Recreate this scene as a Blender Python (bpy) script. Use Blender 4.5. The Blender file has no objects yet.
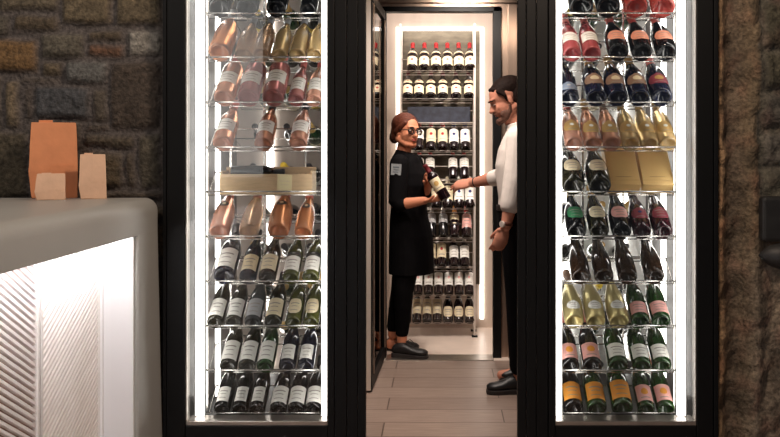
import bpy, math, random
from mathutils import Vector, Matrix, noise
R = math.radians
random.seed(4)
SC = bpy.context.scene
COL = SC.collection

# ------------------------------------------------------------------ camera, world, exposure
F = 900.0; EYE = 1.42; VX = 442.0; VY = 150.0
cd = bpy.data.cameras.new('camera'); cam = bpy.data.objects.new('camera', cd); COL.objects.link(cam)
cam.location = (0, 0, EYE); cam.rotation_euler = (R(90), 0, 0)
cd.sensor_width = 36; cd.lens = F / 780 * 36
cd.shift_x = -(VX - 390) / 780; cd.shift_y = -(218.5 - VY) / 780
cd.clip_start = .05; cd.clip_end = 60
SC.camera = cam
SC.view_settings.view_transform = 'Standard'; SC.view_settings.look = 'None'
SC.view_settings.gamma = 1; SC.view_settings.exposure = 0; SC.view_settings.use_curve_mapping = False

w = bpy.data.worlds.new('world'); SC.world = w; w.use_nodes = True
w.node_tree.nodes['Background'].inputs[0].default_value = (.62, .66, .75, 1)
w.node_tree.nodes['Background'].inputs[1].default_value = .085

def area(name, loc, rot, size, energy, color, spread=180):
    l = bpy.data.lights.new(name, 'AREA'); l.shape = 'RECTANGLE'; l.size, l.size_y = size
    l.energy = energy; l.color = color; l.spread = R(spread)
    o = bpy.data.objects.new(name, l); COL.objects.link(o); o.location = loc; o.rotation_euler = rot
    return o
# area lights added out of view to brighten dining room, passage and wine room
area('room_fill', (-1.75, 2.55, 2.75), (R(12), 0, 0), (.4, .4), 9.5, (1, .86, .74))  # unseen fill added over the counter and left stones
area('room_fill', (.55, 2.2, 2.95), (R(28), R(32), 0), (.25, .25), 38, (1, .78, .60))  # unseen fill added to light the right stone wall
area('passage_fill', (-.12, 4.75, 2.55), (R(4), R(-4), 0), (.5, .4), 17, (1, .86, .76), 115)  # unseen fill added for the passage floor and figures
area('wine_room_fill', (.05, 6.42, 2.56), (R(26), 0, 0), (.9, .2), 15, (1, .90, .82))  # unseen fill added, aimed at the rack's labels
area('rack_fill', (.15, 5.55, 2.5), (R(42), 0, 0), (.25, .15), 11, (1, .88, .78), 100)  # added to brighten the lower rack tiers through the doorway

# ------------------------------------------------------------------ materials
def S(r, g, b):
    f = lambda c: ((c / 255 + .055) / 1.055) ** 2.4 if c > 10 else c / 255 / 12.92
    return (f(r), f(g), f(b), 1)
M = {}
def mat(name, col, rough=.5, metal=0, spec=.5, trans=0, emit=0, var=0, bump=0, scale=20, coat=0, vcol=False, stretch=None):
    m = bpy.data.materials.new(name); m.use_nodes = True
    nt = m.node_tree; b = nt.nodes['Principled BSDF']
    b.inputs['Base Color'].default_value = col
    b.inputs['Roughness'].default_value = rough; b.inputs['Metallic'].default_value = metal
    b.inputs['Transmission Weight'].default_value = trans
    b.inputs['Coat Weight'].default_value = coat; b.inputs['Specular IOR Level'].default_value = spec
    if emit:
        b.inputs['Emission Color'].default_value = col; b.inputs['Emission Strength'].default_value = emit
    if vcol:
        a = nt.nodes.new('ShaderNodeVertexColor'); a.layer_name = 'stone'
        src = a.outputs[0]
    else: src = None
    if var or bump:
        tc = nt.nodes.new('ShaderNodeTexCoord'); mp = nt.nodes.new('ShaderNodeMapping')
        nt.links.new(tc.outputs['Object'], mp.inputs[0])
        if stretch: mp.inputs['Scale'].default_value = stretch
        n = nt.nodes.new('ShaderNodeTexNoise'); n.inputs['Scale'].default_value = scale
        n.inputs['Detail'].default_value = 5
        nt.links.new(mp.outputs[0], n.inputs['Vector'])
        if var:
            mr = nt.nodes.new('ShaderNodeMapRange')
            mr.inputs[1].default_value = .3; mr.inputs[2].default_value = .7
            mr.inputs[3].default_value = 1 - var; mr.inputs[4].default_value = 1 + var
            nt.links.new(n.outputs[0], mr.inputs[0])
            mx = nt.nodes.new('ShaderNodeVectorMath'); mx.operation = 'SCALE'
            if src: nt.links.new(src, mx.inputs[0])
            else: mx.inputs[0].default_value = col[:3]
            nt.links.new(mr.outputs[0], mx.inputs['Scale'])
            nt.links.new(mx.outputs[0], b.inputs['Base Color'])
        if bump:
            bp = nt.nodes.new('ShaderNodeBump'); bp.inputs['Strength'].default_value = bump
            bp.inputs['Distance'].default_value = .01
            nt.links.new(n.outputs[0], bp.inputs['Height']); nt.links.new(bp.outputs[0], b.inputs['Normal'])
    elif src: nt.links.new(src, b.inputs['Base Color'])
    M[name] = m
    return m
def thin_glass(name, tint, ior=1.5):
    m = bpy.data.materials.new(name); m.use_nodes = True; nt = m.node_tree; nt.nodes.clear()
    o = nt.nodes.new('ShaderNodeOutputMaterial'); mx = nt.nodes.new('ShaderNodeMixShader')
    t = nt.nodes.new('ShaderNodeBsdfTransparent'); g = nt.nodes.new('ShaderNodeBsdfGlossy')
    fr = nt.nodes.new('ShaderNodeFresnel'); fr.inputs[0].default_value = ior
    t.inputs[0].default_value = tint; g.inputs['Roughness'].default_value = .01
    nt.links.new(fr.outputs[0], mx.inputs[0]); nt.links.new(t.outputs[0], mx.inputs[1]); nt.links.new(g.outputs[0], mx.inputs[2])
    nt.links.new(mx.outputs[0], o.inputs[0]); M[name] = m
def led(name, col, strength):
    m = bpy.data.materials.new(name); m.use_nodes = True; nt = m.node_tree; nt.nodes.clear()
    o = nt.nodes.new('ShaderNodeOutputMaterial'); e = nt.nodes.new('ShaderNodeEmission')
    e.inputs[0].default_value = col; e.inputs[1].default_value = strength
    nt.links.new(e.outputs[0], o.inputs[0]); M[name] = m

thin_glass('cabinet_glass', (.97, .975, .97, 1)); thin_glass('door_glass', (.80, .80, .80, 1))
thin_glass('lens_glass', (.9, .88, .87, 1))
led('cabinet_led', (1, .955, .90, 1), 7.0); led('rear_led', (1, .96, .91, 1), 9.0)
led('wine_room_led', (1, .90, .80, 1), 4.0); led('counter_led', (1, .985, 1, 1), 42.0)
led('daylight', (1, .97, .94, 1), 1.7)
mat('black_metal', S(11, 11, 12), .5, .0, .22, var=.1, scale=6)
mat('black_gap', S(6, 6, 7), .8)
mat('steel', S(182, 174, 166), .30, .9, var=.12, scale=14, stretch=(1, 1, .15))
mat('steel_bright', S(225, 215, 206), .35, .35, var=.06, scale=8, stretch=(1, 1, .2))
mat('cabinet_back', S(226, 224, 220), .35, .25, var=.14, scale=9, stretch=(1.6, 1, .4))
mat('cabinet_back_warm', S(176, 162, 152), .4, .2, var=.16, scale=9, stretch=(1.6, 1, .4))
mat('cabinet_side', S(60, 52, 48), .35, .3, var=.2, scale=9, stretch=(1, 3, .15))
mat('rack_rod', S(205, 194, 184), .35, .25)
mat('rod', S(225, 222, 218), .22, .85)
mat('passage_steel', S(168, 146, 130), .34, .85, var=.12, scale=10, stretch=(3, 1, .1))
mat('wine_room_wall', S(205, 188, 174), .5, .15, var=.06, scale=6, stretch=(2, 1, .2))
mat('rack_back', S(105, 97, 84), .34, .7, var=.25, scale=10, stretch=(1, 1, 3))
mat('blue_panel', S(50, 54, 68), .45, .2, var=.35, scale=25)
mat('wine_room_floor', S(236, 218, 204), .3, 0, var=.05, scale=8)
mat('white_laminate', S(232, 230, 232), .4, 0, var=.02, scale=5)
mat('slat_white', S(226, 220, 218), .5, 0, var=.03, scale=9)
mat('slat_gap', S(150, 104, 90), .7, 0, var=.1, scale=9)
mat('counter_grey', S(163, 162, 158), .42, 0, var=.03, scale=3)
mat('stone', S(90, 80, 70), .85, vcol=True, var=.5, bump=1.0, scale=65)
mat('kraft', S(220, 146, 102), .75, 0, var=.07, bump=.25, scale=16)
mat('kraft_pale', S(226, 188, 160), .75, 0, var=.06, bump=.25, scale=20)
mat('slate', S(34, 33, 33), .55, 0, var=.2, bump=.2, scale=18)
mat('skin_woman', S(206, 134, 102), .55, 0, .3, var=.05, scale=25)
mat('skin_man', S(200, 136, 112), .6, 0, .25, var=.05, scale=25)
mat('lips', S(150, 62, 58), .45); mat('eye_white', S(180, 170, 162), .6, 0, .2); mat('eye_dark', S(35, 22, 16), .3)
mat('hair_auburn', S(84, 42, 28), .6, 0, .2, var=.35, bump=.5, scale=60, stretch=(1, 1, 3))
mat('hair_dark', S(32, 21, 17), .7, 0, .12, var=.35, bump=.5, scale=70)
mat('beard', S(96, 62, 48), .8, 0, var=.3, bump=.4, scale=90)
mat('black_cloth', S(12, 11, 13), .85, 0, .08, var=.25, bump=.4, scale=12)
mat('trouser_cloth', S(13, 13, 16), .85, 0, .08, var=.2, bump=.3, scale=12)
mat('white_cloth', S(232, 222, 214), .8, 0, var=.04, bump=.6, scale=10)
mat('shoe_black', S(26, 24, 25), .45, 0, var=.2, scale=30)
mat('shoe_sole', S(38, 33, 32), .6); mat('lace', S(50, 46, 46), .8)
mat('patch_grey', S(150, 155, 158), .8, 0, var=.2, scale=60)
mat('patch_mark', S(96, 104, 112), .8)
mat('leather_brown', S(96, 48, 32), .5, 0, var=.15, scale=40)
mat('leather_dark', S(32, 24, 22), .6)
mat('pine', S(214, 184, 146), .6, 0, var=.12, scale=14, stretch=(1, 1, 6))
mat('straw', S(120, 92, 60), .9, 0, var=.4, bump=1, scale=60)
mat('paper_tag', S(240, 226, 180), .7)
mat('gold_card', S(232, 194, 128), .45, .1, var=.04, scale=10)
mat('gold_card_print', S(160, 116, 60), .5)
# wine colours
G = dict(black=(14, 15, 17), olive=(38, 36, 20), green=(34, 66, 28), lime=(74, 76, 34), navy=(22, 26, 44),
         brown=(52, 34, 22), bluefoil=(26, 31, 56), plum=(58, 20, 28), wine=(24, 12, 16), grey=(70, 72, 74))
for k, c in G.items(): mat('glass_' + k, S(*c), .07, 0, coat=.5, var=.04, scale=6)
for k, c, t in (('amber', (232, 160, 112), .6), ('peach', (242, 206, 172), .7), ('pink', (222, 150, 146), .6), ('gold', (236, 204, 146), .6),
                ('copper', (228, 166, 134), .6), ('red', (206, 92, 84), .5), ('salmon', (234, 176, 150), .6), ('rosered', (200, 96, 98), .45)):
    mat('glass_' + k, S(*c), .22, 0, trans=t, coat=.15, var=.04, scale=6)
mat('glass_goldfoil', S(206, 190, 134), .28, .55, var=.06, scale=10)
for k, c in dict(white=(248, 245, 238), cream=(232, 216, 182), orange=(238, 158, 58), pink=(240, 178, 170), salmon=(232, 158, 132),
                 gold=(196, 158, 92), bronze=(150, 118, 96), green=(52, 130, 84), mauve=(146, 62, 76), grey=(176, 176, 178),
                 black=(28, 26, 28), red=(178, 34, 36), darkred=(104, 24, 32), blue=(46, 50, 110), yellow=(240, 208, 60),
                 ink=(158, 148, 140), rosefoil=(222, 120, 110), darkfoil=(34, 28, 30), bluegrey=(128, 140, 160)).items():
    mat('paper_' + k, S(*c), .5, 0, var=.03, scale=30)

# ------------------------------------------------------------------ mesh builder
class MB:
    def __init__(s): s.v = []; s.f = []; s.m = []; s.mi = 0
    def box(s, x0, x1, y0, y1, z0, z1, T=None):
        n = len(s.v)
        P = [(x, y, z) for z in (z0, z1) for y in (y0, y1) for x in (x0, x1)]
        if T: P = [tuple(T @ Vector(p)) for p in P]
        s.v += P
        for q in ((0, 2, 3, 1), (4, 5, 7, 6), (0, 1, 5, 4), (2, 6, 7, 3), (0, 4, 6, 2), (1, 3, 7, 5)):
            s.f.append([n + i for i in q]); s.m.append(s.mi)
        return s
    def loft(s, rings, cap=True):
        # rings: lists of points of equal length
        n0 = len(s.v); k = len(rings[0])
        for r in rings: s.v += [tuple(p) for p in r]
        for i in range(len(rings) - 1):
            for j in range(k):
                a = n0 + i * k + j; b = n0 + i * k + (j + 1) % k
                s.f.append([a, b, b + k, a + k]); s.m.append(s.mi)
        if cap:
            s.f.append([n0 + j for j in range(k)][::-1]); s.m.append(s.mi)
            s.f.append([n0 + (len(rings) - 1) * k + j for j in range(k)]); s.m.append(s.mi)
        return s
    def rings(s, L, n=20, cap=True):
        # L: (centre, half-axis u, half-axis v)
        s.loft([[Vector(c) + Vector(u) * math.cos(2 * math.pi * i / n) + Vector(v) * math.sin(2 * math.pi * i / n) for i in range(n)] for c, u, v in L], cap)
        return s
    def tube(s, pts, rad, n=12, flat=1.0, ref=None, dome=True):
        pts = [Vector(p) for p in pts]
        if not isinstance(rad, (list, tuple)): rad = [rad] * len(pts)
        L = []; T = []
        for i in range(len(pts)):
            T.append((pts[min(i + 1, len(pts) - 1)] - pts[max(i - 1, 0)]).normalized())
        r = Vector(ref) if ref else (Vector((0, 0, 1)) if abs(T[0].z) < .8 else Vector((1, 0, 0)))
        u = (r - T[0] * r.dot(T[0])).normalized()
        for i, p in enumerate(pts):
            u = (u - T[i] * u.dot(T[i])).normalized(); v = T[i].cross(u)
            L.append((p, u * rad[i] * flat, v * rad[i], T[i]))
        out = []
        if dome:
            for a in (80, 50, 25):
                c, u, v, t = L[0]; k = math.cos(R(a)); out.append((c - t * rad[0] * math.sin(R(a)), u * k, v * k))
        out += [(c, u, v) for c, u, v, t in L]
        if dome:
            for a in (25, 50, 80):
                c, u, v, t = L[-1]; k = math.cos(R(a)); out.append((c + t * rad[-1] * math.sin(R(a)), u * k, v * k))
        return s.rings(out, n)
    def ball(s, c, r, rot=None, n=16, m=10):
        c = Vector(c); r = r if isinstance(r, (list, tuple)) else (r, r, r)
        rot = rot or Matrix.Identity(3)
        X = rot @ Vector((r[0], 0, 0)); Y = rot @ Vector((0, r[1], 0)); Z = rot @ Vector((0, 0, r[2]))
        L = []
        for i in range(m + 1):
            t = -math.pi / 2 + math.pi * i / m; k = max(math.cos(t), .02)
            L.append((c + Z * math.sin(t), X * k, Y * k))
        return s.rings(L, n)
    def lathe(s, prof, n=28):
        n0 = len(s.v); k = len(prof)
        for r, z in prof:
            for j in range(n):
                a = 2 * math.pi * j / n; s.v.append((r * math.cos(a), r * math.sin(a), z))
        for i in range(k - 1):
            for j in range(n):
                a = n0 + i * n + j; b = n0 + i * n + (j + 1) % n
                s.f.append([a, b, b + n, a + n]); s.m.append(s.mi)
        s.f.append([n0 + j for j in range(n)][::-1]); s.m.append(s.mi)
        s.f.append([n0 + (k - 1) * n + j for j in range(n)]); s.m.append(s.mi)
        return s
    def mesh(s, name, mats, smooth=False):
        me = bpy.data.meshes.new(name); me.from_pydata(s.v, [], s.f)
        for m in (mats if isinstance(mats, (list, tuple)) else [mats]): me.materials.append(M[m])
        for p, i in zip(me.polygons, s.m): p.material_index = i; p.use_smooth = smooth
        me.update(); return me
    def build(s, name, mats, parent=None, bevel=0, smooth=False, seg=2, angle=True):
        o = bpy.data.objects.new(name, s.mesh(name, mats, smooth)); COL.objects.link(o); o.parent = parent
        if bevel:
            b = o.modifiers.new('bevel', 'BEVEL'); b.width = bevel; b.segments = seg; b.limit_method = 'ANGLE'; b.angle_limit = R(40)
        return o
def tag(o, label, cat, group=None):
    o['label'] = label; o['category'] = cat
    if group: o['group'] = group
    return o
def empty(name, loc=(0, 0, 0)):
    o = bpy.data.objects.new(name, None); o.empty_display_size = .05; COL.objects.link(o); o.location = loc; return o
def struct(o): o['kind'] = 'structure'; return o
def at(px, py, Y): return Vector(((px - VX) * Y / F, Y, EYE - (py - VY) * Y / F))
def smooth_mod(o, vox, it=4):
    m = o.modifiers.new('remesh', 'REMESH'); m.mode = 'VOXEL'; m.voxel_size = vox; m.use_smooth_shade = True
    s = o.modifiers.new('smooth', 'SMOOTH'); s.factor = .5; s.iterations = it

# ------------------------------------------------------------------ the room
def plank_material():
    m = bpy.data.materials.new('plank_floor'); m.use_nodes = True; nt = m.node_tree; b = nt.nodes['Principled BSDF']
    tc = nt.nodes.new('ShaderNodeTexCoord'); mp = nt.nodes.new('ShaderNodeMapping')
    mp.inputs['Location'].default_value = (.3, -.05, 0)
    nt.links.new(tc.outputs['Object'], mp.inputs[0])
    br = nt.nodes.new('ShaderNodeTexBrick'); br.inputs['Scale'].default_value = 1
    br.inputs['Brick Width'].default_value = 1.25; br.inputs['Row Height'].default_value = .232
    br.inputs['Mortar Size'].default_value = .004; br.inputs['Mortar Smooth'].default_value = .3
    br.inputs['Color1'].default_value = S(162, 142, 130); br.inputs['Color2'].default_value = S(146, 127, 116)
    br.inputs['Mortar'].default_value = S(92, 76, 68)
    nt.links.new(mp.outputs[0], br.inputs[0])
    mp2 = nt.nodes.new('ShaderNodeMapping'); mp2.inputs['Scale'].default_value = (1.2, 16, 1)
    nt.links.new(tc.outputs['Object'], mp2.inputs[0])
    n = nt.nodes.new('ShaderNodeTexNoise'); n.inputs['Scale'].default_value = 5; n.inputs['Detail'].default_value = 6
    nt.links.new(mp2.outputs[0], n.inputs['Vector'])
    mr = nt.nodes.new('ShaderNodeMapRange'); mr.inputs[1].default_value = .3; mr.inputs[2].default_value = .7; mr.inputs[3].default_value = .8; mr.inputs[4].default_value = 1.15
    nt.links.new(n.outputs[0], mr.inputs[0])
    mx = nt.nodes.new('ShaderNodeVectorMath'); mx.operation = 'SCALE'
    nt.links.new(br.outputs[0], mx.inputs[0]); nt.links.new(mr.outputs[0], mx.inputs['Scale'])
    nt.links.new(mx.outputs[0], b.inputs['Base Color']); b.inputs['Roughness'].default_value = .38
    M['plank_floor'] = m
plank_material()
struct(MB().box(-3.1, 3.1, -9, 6.07, -.06, 0).build('floor', 'plank_floor'))
struct(MB().box(-1.3, 1.3, 6.07, 7.3, -.06, 0).build('floor_wine_room', 'wine_room_floor'))
struct(MB().box(-1.3, 1.3, 4.3, 7.3, 2.6, 2.66).build('ceiling', 'white_laminate'))
# the daylight window in the room's left wall, behind the camera
lw = MB(); lw.box(-3.1, -3.0, -9, 3.7, 0, .52); lw.box(-3.1, -3.0, -9, 3.7, 4.4, 4.6); lw.box(-3.1, -3.0, -1.4, 3.7, .52, 4.4); lw.box(-3.1, -3.0, -9, -8.2, .52, 4.4)
struct(lw.build('wall_left', 'slate'))
struct(MB().box(-3.08, -3.05, -8.2, -1.4, .52, 4.4).build('window_1', 'daylight'))

# passage: side walls, wall around the wine room door
struct(MB().box(-1.3, -1.24, 4.3, 7.3, 0, 2.6).build('wall_passage_left', 'passage_steel'))
struct(MB().box(1.24, 1.3, 4.3, 7.3, 0, 2.6).build('wall_passage_right', 'passage_steel'))
b = MB(); Yd = 6.17
b.box(-1.24, -.415, Yd, Yd + .1, 0, 2.6); b.box(.405, 1.24, Yd, Yd + .1, 0, 2.6); b.box(-.415, .405, Yd, Yd + .1, 2.40, 2.6)
struct(b.build('wall_doorway', 'passage_steel'))
b = MB(); b.box(-1.24, 1.24, Yd - .022, Yd, 2.425, 2.6); b.box(.45, 1.24, Yd - .022, Yd, 0, 2.418); 
struct(b.build('trim_1', 'passage_steel', bevel=.004))
b = MB(); b.box(-.415, -.382, Yd - .03, Yd + .06, 0, 2.40); b.box(.349, .405, Yd - .03, Yd + .06, 0, 2.40); b.box(-.415, .405, Yd - .03, Yd + .06, 2.365, 2.40)
struct(b.build('door_1', 'black_metal', bevel=.003))
b = MB(); b.box(-.382, .349, 6.06, 6.23, 0, .006)
struct(b.build('trim_2', 'steel', bevel=.002))
# wine room walls
struct(MB().box(-1.24, 1.24, 7.2, 7.28, 0, 2.6).build('wall_back', 'wine_room_wall'))

# open glass door leaf
leaf = empty('glass_door', (-.40, 6.12, 0))
tag(leaf, 'open black-framed glass door folded back on the left of the wine room doorway', 'door')
dx = -.025; T = Matrix.Rotation(R(90) + math.atan2(-dx, .88) * 0 + R(1.6), 4, 'Z')
def leafbox(b, a0, a1, t0, t1, z0, z1):   # a along leaf from hinge towards the camera, t thickness
    return b.box(t0 - 0, t1 - 0, -a1, -a0, z0, z1, Matrix.Rotation(R(-1.6), 4, 'Z'))
b = MB(); leafbox(b, 0, .05, -.02, .015, .012, 2.36); leafbox(b, .80, .85, -.02, .015, .012, 2.36); leafbox(b, .05, .80, -.02, .015, .012, .09); leafbox(b, .05, .80, -.02, .015, 2.30, 2.36)
b.build('door_frame', 'black_metal', leaf, bevel=.003)
b = MB(); leafbox(b, .045, .805, -.006, .002, .085, 2.305); b.build('glass_pane', 'door_glass', leaf)
b = MB(); leafbox(b, .851, .862, -.022, .008, .012, 2.36); b.build('edge_strip', 'steel_bright', leaf, bevel=.003)['label'] = 'brushed steel edge strip'
b = MB(); leafbox(b, .06, .079, .0155, .022, .095, 2.29); leafbox(b, .77, .789, .0155, .022, .095, 2.29); b.build('glazing_bead', 'passage_steel', leaf)

# ------------------------------------------------------------------ stone walls
def put_vcol(me, cols):
    a = me.color_attributes.new('stone', 'FLOAT_COLOR', 'POINT')
    for i, c in enumerate(cols): a.data[i].color = c
STL = [(-4, -30, 57, 11, (96, 86, 70)), (59, -34, 111, 24, (98, 86, 66)), (114, -30, 160, 25, (100, 88, 68)), (-30, 13, 8, 36, (84, 78, 68)),
       (10, 14, 56, 31, (88, 76, 60)), (-24, 38, 35, 73, (122, 92, 56)), (38, 32, 84, 58, (98, 92, 80)), (86, 29, 121, 41, (88, 76, 60)),
       (86, 43, 121, 57, (110, 78, 58)), (126, 29, 160, 56, (142, 138, 130)), (38, 60, 60, 76, (92, 80, 62)), (62, 60, 105, 83, (98, 98, 96)),
       (108, 60, 160, 130, (72, 62, 54)), (18, 77, 56, 84, (92, 82, 72)), (2, 80, 17, 127, (112, 98, 78)), (-40, 76, -1, 130, (88, 80, 70)),
       (23, 86, 31, 119, (78, 68, 58)), (33, 86, 88, 119, (74, 76, 80)), (90, 86, 106, 122, (84, 76, 66)), (-20, 130, 26, 200, (80, 72, 58)),
       (28, 122, 80, 150, (80, 70, 58)), (28, 152, 75, 200, (84, 74, 60)), (83, 124, 106, 132, (78, 68, 56)), (82, 134, 134, 148, (84, 74, 60)),
       (136, 134, 160, 190, (84, 78, 66)), (123, 151, 134, 188, (80, 70, 58)), (78, 151, 120, 189, (86, 74, 56)), (60, 191, 160, 200, (78, 68, 56))]
YW = 3.60; sW = F / YW
rects = [((a - VX) / sW, (c - VX) / sW, EYE - (d - VY) / sW, EYE - (bb - VY) / sW, S(*[q * .86 + .1 * sum(col) / 3 - 2 for q in col])) for a, bb, c, d, col in STL]
zt = 1.2
zz = EYE + 185 / sW
# coursed stone beyond the picture
def courses(x0, x1, z0, z1, rnd):
    z = z0
    while z < z1:
        h = rnd.uniform(.11, .2); x = x0
        while x < x1:
            wd = rnd.uniform(.16, .36); k = rnd.uniform(.8, 1.15)
            rects.append((x, min(x + wd - .02, x1), z, min(z + h - .02, z1), S(88 * k, 78 * k, 64 * k))); x += wd
        z += h
rn = random.Random(7)
courses(-3.0, -1.93, .0, 2.7, rn); courses(-1.92, -1.12, 2.16, 2.75, rn); courses(-1.92, -1.1, 0, 1.2, rn)
def stone_wall_left():
    x0, x1, z0, z1, st = -3.0, -1.085, .0, 2.7, .0125
    nx = int((x1 - x0) / st); nz = int((z1 - z0) / st)
    v = []; cols = []; f = []
    mort = S(82, 76, 74)
    for j in range(nz + 1):
        for i in range(nx + 1):
            x = x0 + (x1 - x0) * i / nx; z = z0 + (z1 - z0) * j / nz
            nv = noise.noise_vector(Vector((x * 9, 3, z * 9))) * .010
            xx = x + nv.x; zq = z + nv.z; best = -1; bc = None
            for r in rects:
                d = min(xx - r[0], r[1] - xx, zq - r[2], r[3] - zq)
                if d > best: best = d; bc = r[4]
            t = max(0, min(1, (best + .002) / .022)); t = t * t * (3 - 2 * t)
            h = t * (.022 + .010 * noise.noise(Vector((x * 7, 9, z * 7)))) + (.006 * noise.noise(Vector((x * 30, 1, z * 30))) + .004 * noise.noise(Vector((x * 65, 1, z * 65)))) * (.4 + .6 * t)
            v.append((x, YW + .03 - h, z))
            if bc is None: bc = mort
            k = 1 + .35 * noise.noise(Vector((x * 14, 5, z * 14))); sp = noise.noise(Vector((x * 40, 7, z * 40)))
            k += .9 * max(0, sp - .25)
            cols.append(tuple(mort[q] * (1 - t) + bc[q] * t * k for q in range(3)) + (1,))
    for j in range(nz):
        for i in range(nx):
            a = j * (nx + 1) + i; f.append((a, a + 1, a + nx + 2, a + nx + 1))
    n = len(v); v += [(x0, YW + .3, z0), (x1, YW + .3, z0), (x0, YW + .3, z1), (x1, YW + .3, z1)]; cols += [mort] * 4
    top = nz * (nx + 1)
    f += [(0, n, n + 1, nx), (top, top + nx, n + 3, n + 2), (nx, n + 1, n + 3, top + nx), (n, n + 2, n + 3, n + 1)]
    me = bpy.data.meshes.new('wall_stone_left'); me.from_pydata(v, [], f); put_vcol(me, cols); me.materials.append(M['stone'])
    for p in me.polygons: p.use_smooth = True
    o = bpy.data.objects.new('wall_stone_left', me); COL.objects.link(o); struct(o)
stone_wall_left()
def stone_wall_right():
    x0, x1, z0, z1, st = 1.085, 2.6, 0, 2.7, .0125
    nx = int((x1 - x0) / st); nz = int((z1 - z0) / st); v = []; cols = []; f = []
    rr = []
    r2 = random.Random(11); z = 0
    while z < 2.7:
        h = r2.uniform(.13, .26); x = 1.31
        while x < 2.6:
            wd = r2.uniform(.2, .4); k = r2.uniform(.7, 1.1); rr.append((x, x + wd - .02, z, z + h - .02, (k, r2.uniform(.8, 1.05)))); x += wd
        z += h
    for j in range(nz + 1):
        for i in range(nx + 1):
            x = x0 + (x1 - x0) * i / nx; z = z0 + (z1 - z0) * j / nz
            wx = x + .014 * noise.noise(Vector((2, x * 3, z * 5))) + .008 * noise.noise(Vector((2, 4, z * 16)))
            # relief across: edge ridge, groove, rounded jamb, blocks
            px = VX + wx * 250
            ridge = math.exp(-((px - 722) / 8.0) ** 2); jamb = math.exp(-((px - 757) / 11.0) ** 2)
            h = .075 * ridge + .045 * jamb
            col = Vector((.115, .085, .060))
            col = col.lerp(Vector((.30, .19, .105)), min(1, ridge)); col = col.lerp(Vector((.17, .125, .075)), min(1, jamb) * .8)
            if px > 764 and z > 1.05 :
                best = -1; bc = (1, 1)
                for q in rr:
                    d = min(wx - q[0], q[1] - wx, z - q[2], q[3] - z)
                    if d > best: best = d; bc = q[4]
                t = max(0, min(1, (best + .002) / .02)); h += .025 * t
                col = Vector((.10, .09, .07)).lerp(Vector((.10 * bc[0], .09 * bc[0], .075 * bc[0] * bc[1])), t)
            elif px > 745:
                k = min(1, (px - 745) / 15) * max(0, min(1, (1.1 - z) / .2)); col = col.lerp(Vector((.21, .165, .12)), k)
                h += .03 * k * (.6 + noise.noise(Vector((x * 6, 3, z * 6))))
            h += .028 * noise.noise(Vector((x * 11, 2, z * 7))) + .016 * noise.noise(Vector((x * 26, 2, z * 22))) + .007 * noise.noise(Vector((x * 60, 2, z * 60)))
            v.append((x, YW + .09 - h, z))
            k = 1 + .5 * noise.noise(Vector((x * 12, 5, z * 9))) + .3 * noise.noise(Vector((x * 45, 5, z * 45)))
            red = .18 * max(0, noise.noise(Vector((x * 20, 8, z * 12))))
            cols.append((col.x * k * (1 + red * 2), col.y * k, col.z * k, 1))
    for j in range(nz):
        for i in range(nx):
            a = j * (nx + 1) + i; f.append((a, a + 1, a + nx + 2, a + nx + 1))
    n = len(v); v += [(x0, YW + .35, z0), (x1, YW + .35, z0), (x0, YW + .35, z1), (x1, YW + .35, z1)]; cols += [(.1, .08, .06, 1)] * 4
    top = nz * (nx + 1)
    f += [(0, n, n + 1, nx), (top, top + nx, n + 3, n + 2), (0, top, n + 2, n), (n, n + 2, n + 3, n + 1)]
    me = bpy.data.meshes.new('wall_stone_right'); me.from_pydata(v, [], f); put_vcol(me, cols); me.materials.append(M['stone'])
    for p in me.polygons: p.use_smooth = True
    o = bpy.data.objects.new('wall_stone_right', me); COL.objects.link(o); struct(o)
stone_wall_right()
# dark set-in slab and the rounded dark end below it, at the right edge
b = MB(); b.box(1.262, 1.75, 3.545, 3.60, 1.057, 1.236)
tag(b.build('slate_block', 'slate', bevel=.015, seg=3), 'flat dark slate block set in the stone wall at the right edge', 'stone')
nr = []
for i in range(13):
    t = i / 12; k = math.sqrt(max(0, 1 - (1 - min(1, t * 3.2)) ** 2))
    cx = 1.182 + t * .42; k = max(k, .05)
    nr.append(((cx, 3.36, 1.028 - .03 * t), (0, .055 * k, 0), (0, 0, .050 * k * (1 + .35 * t))))
tag(MB().rings(nr, 24).build('rounded_ledge', 'slate', smooth=True), 'smooth dark grey rounded ledge nose jutting in below the slate block', 'ledge')

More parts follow.
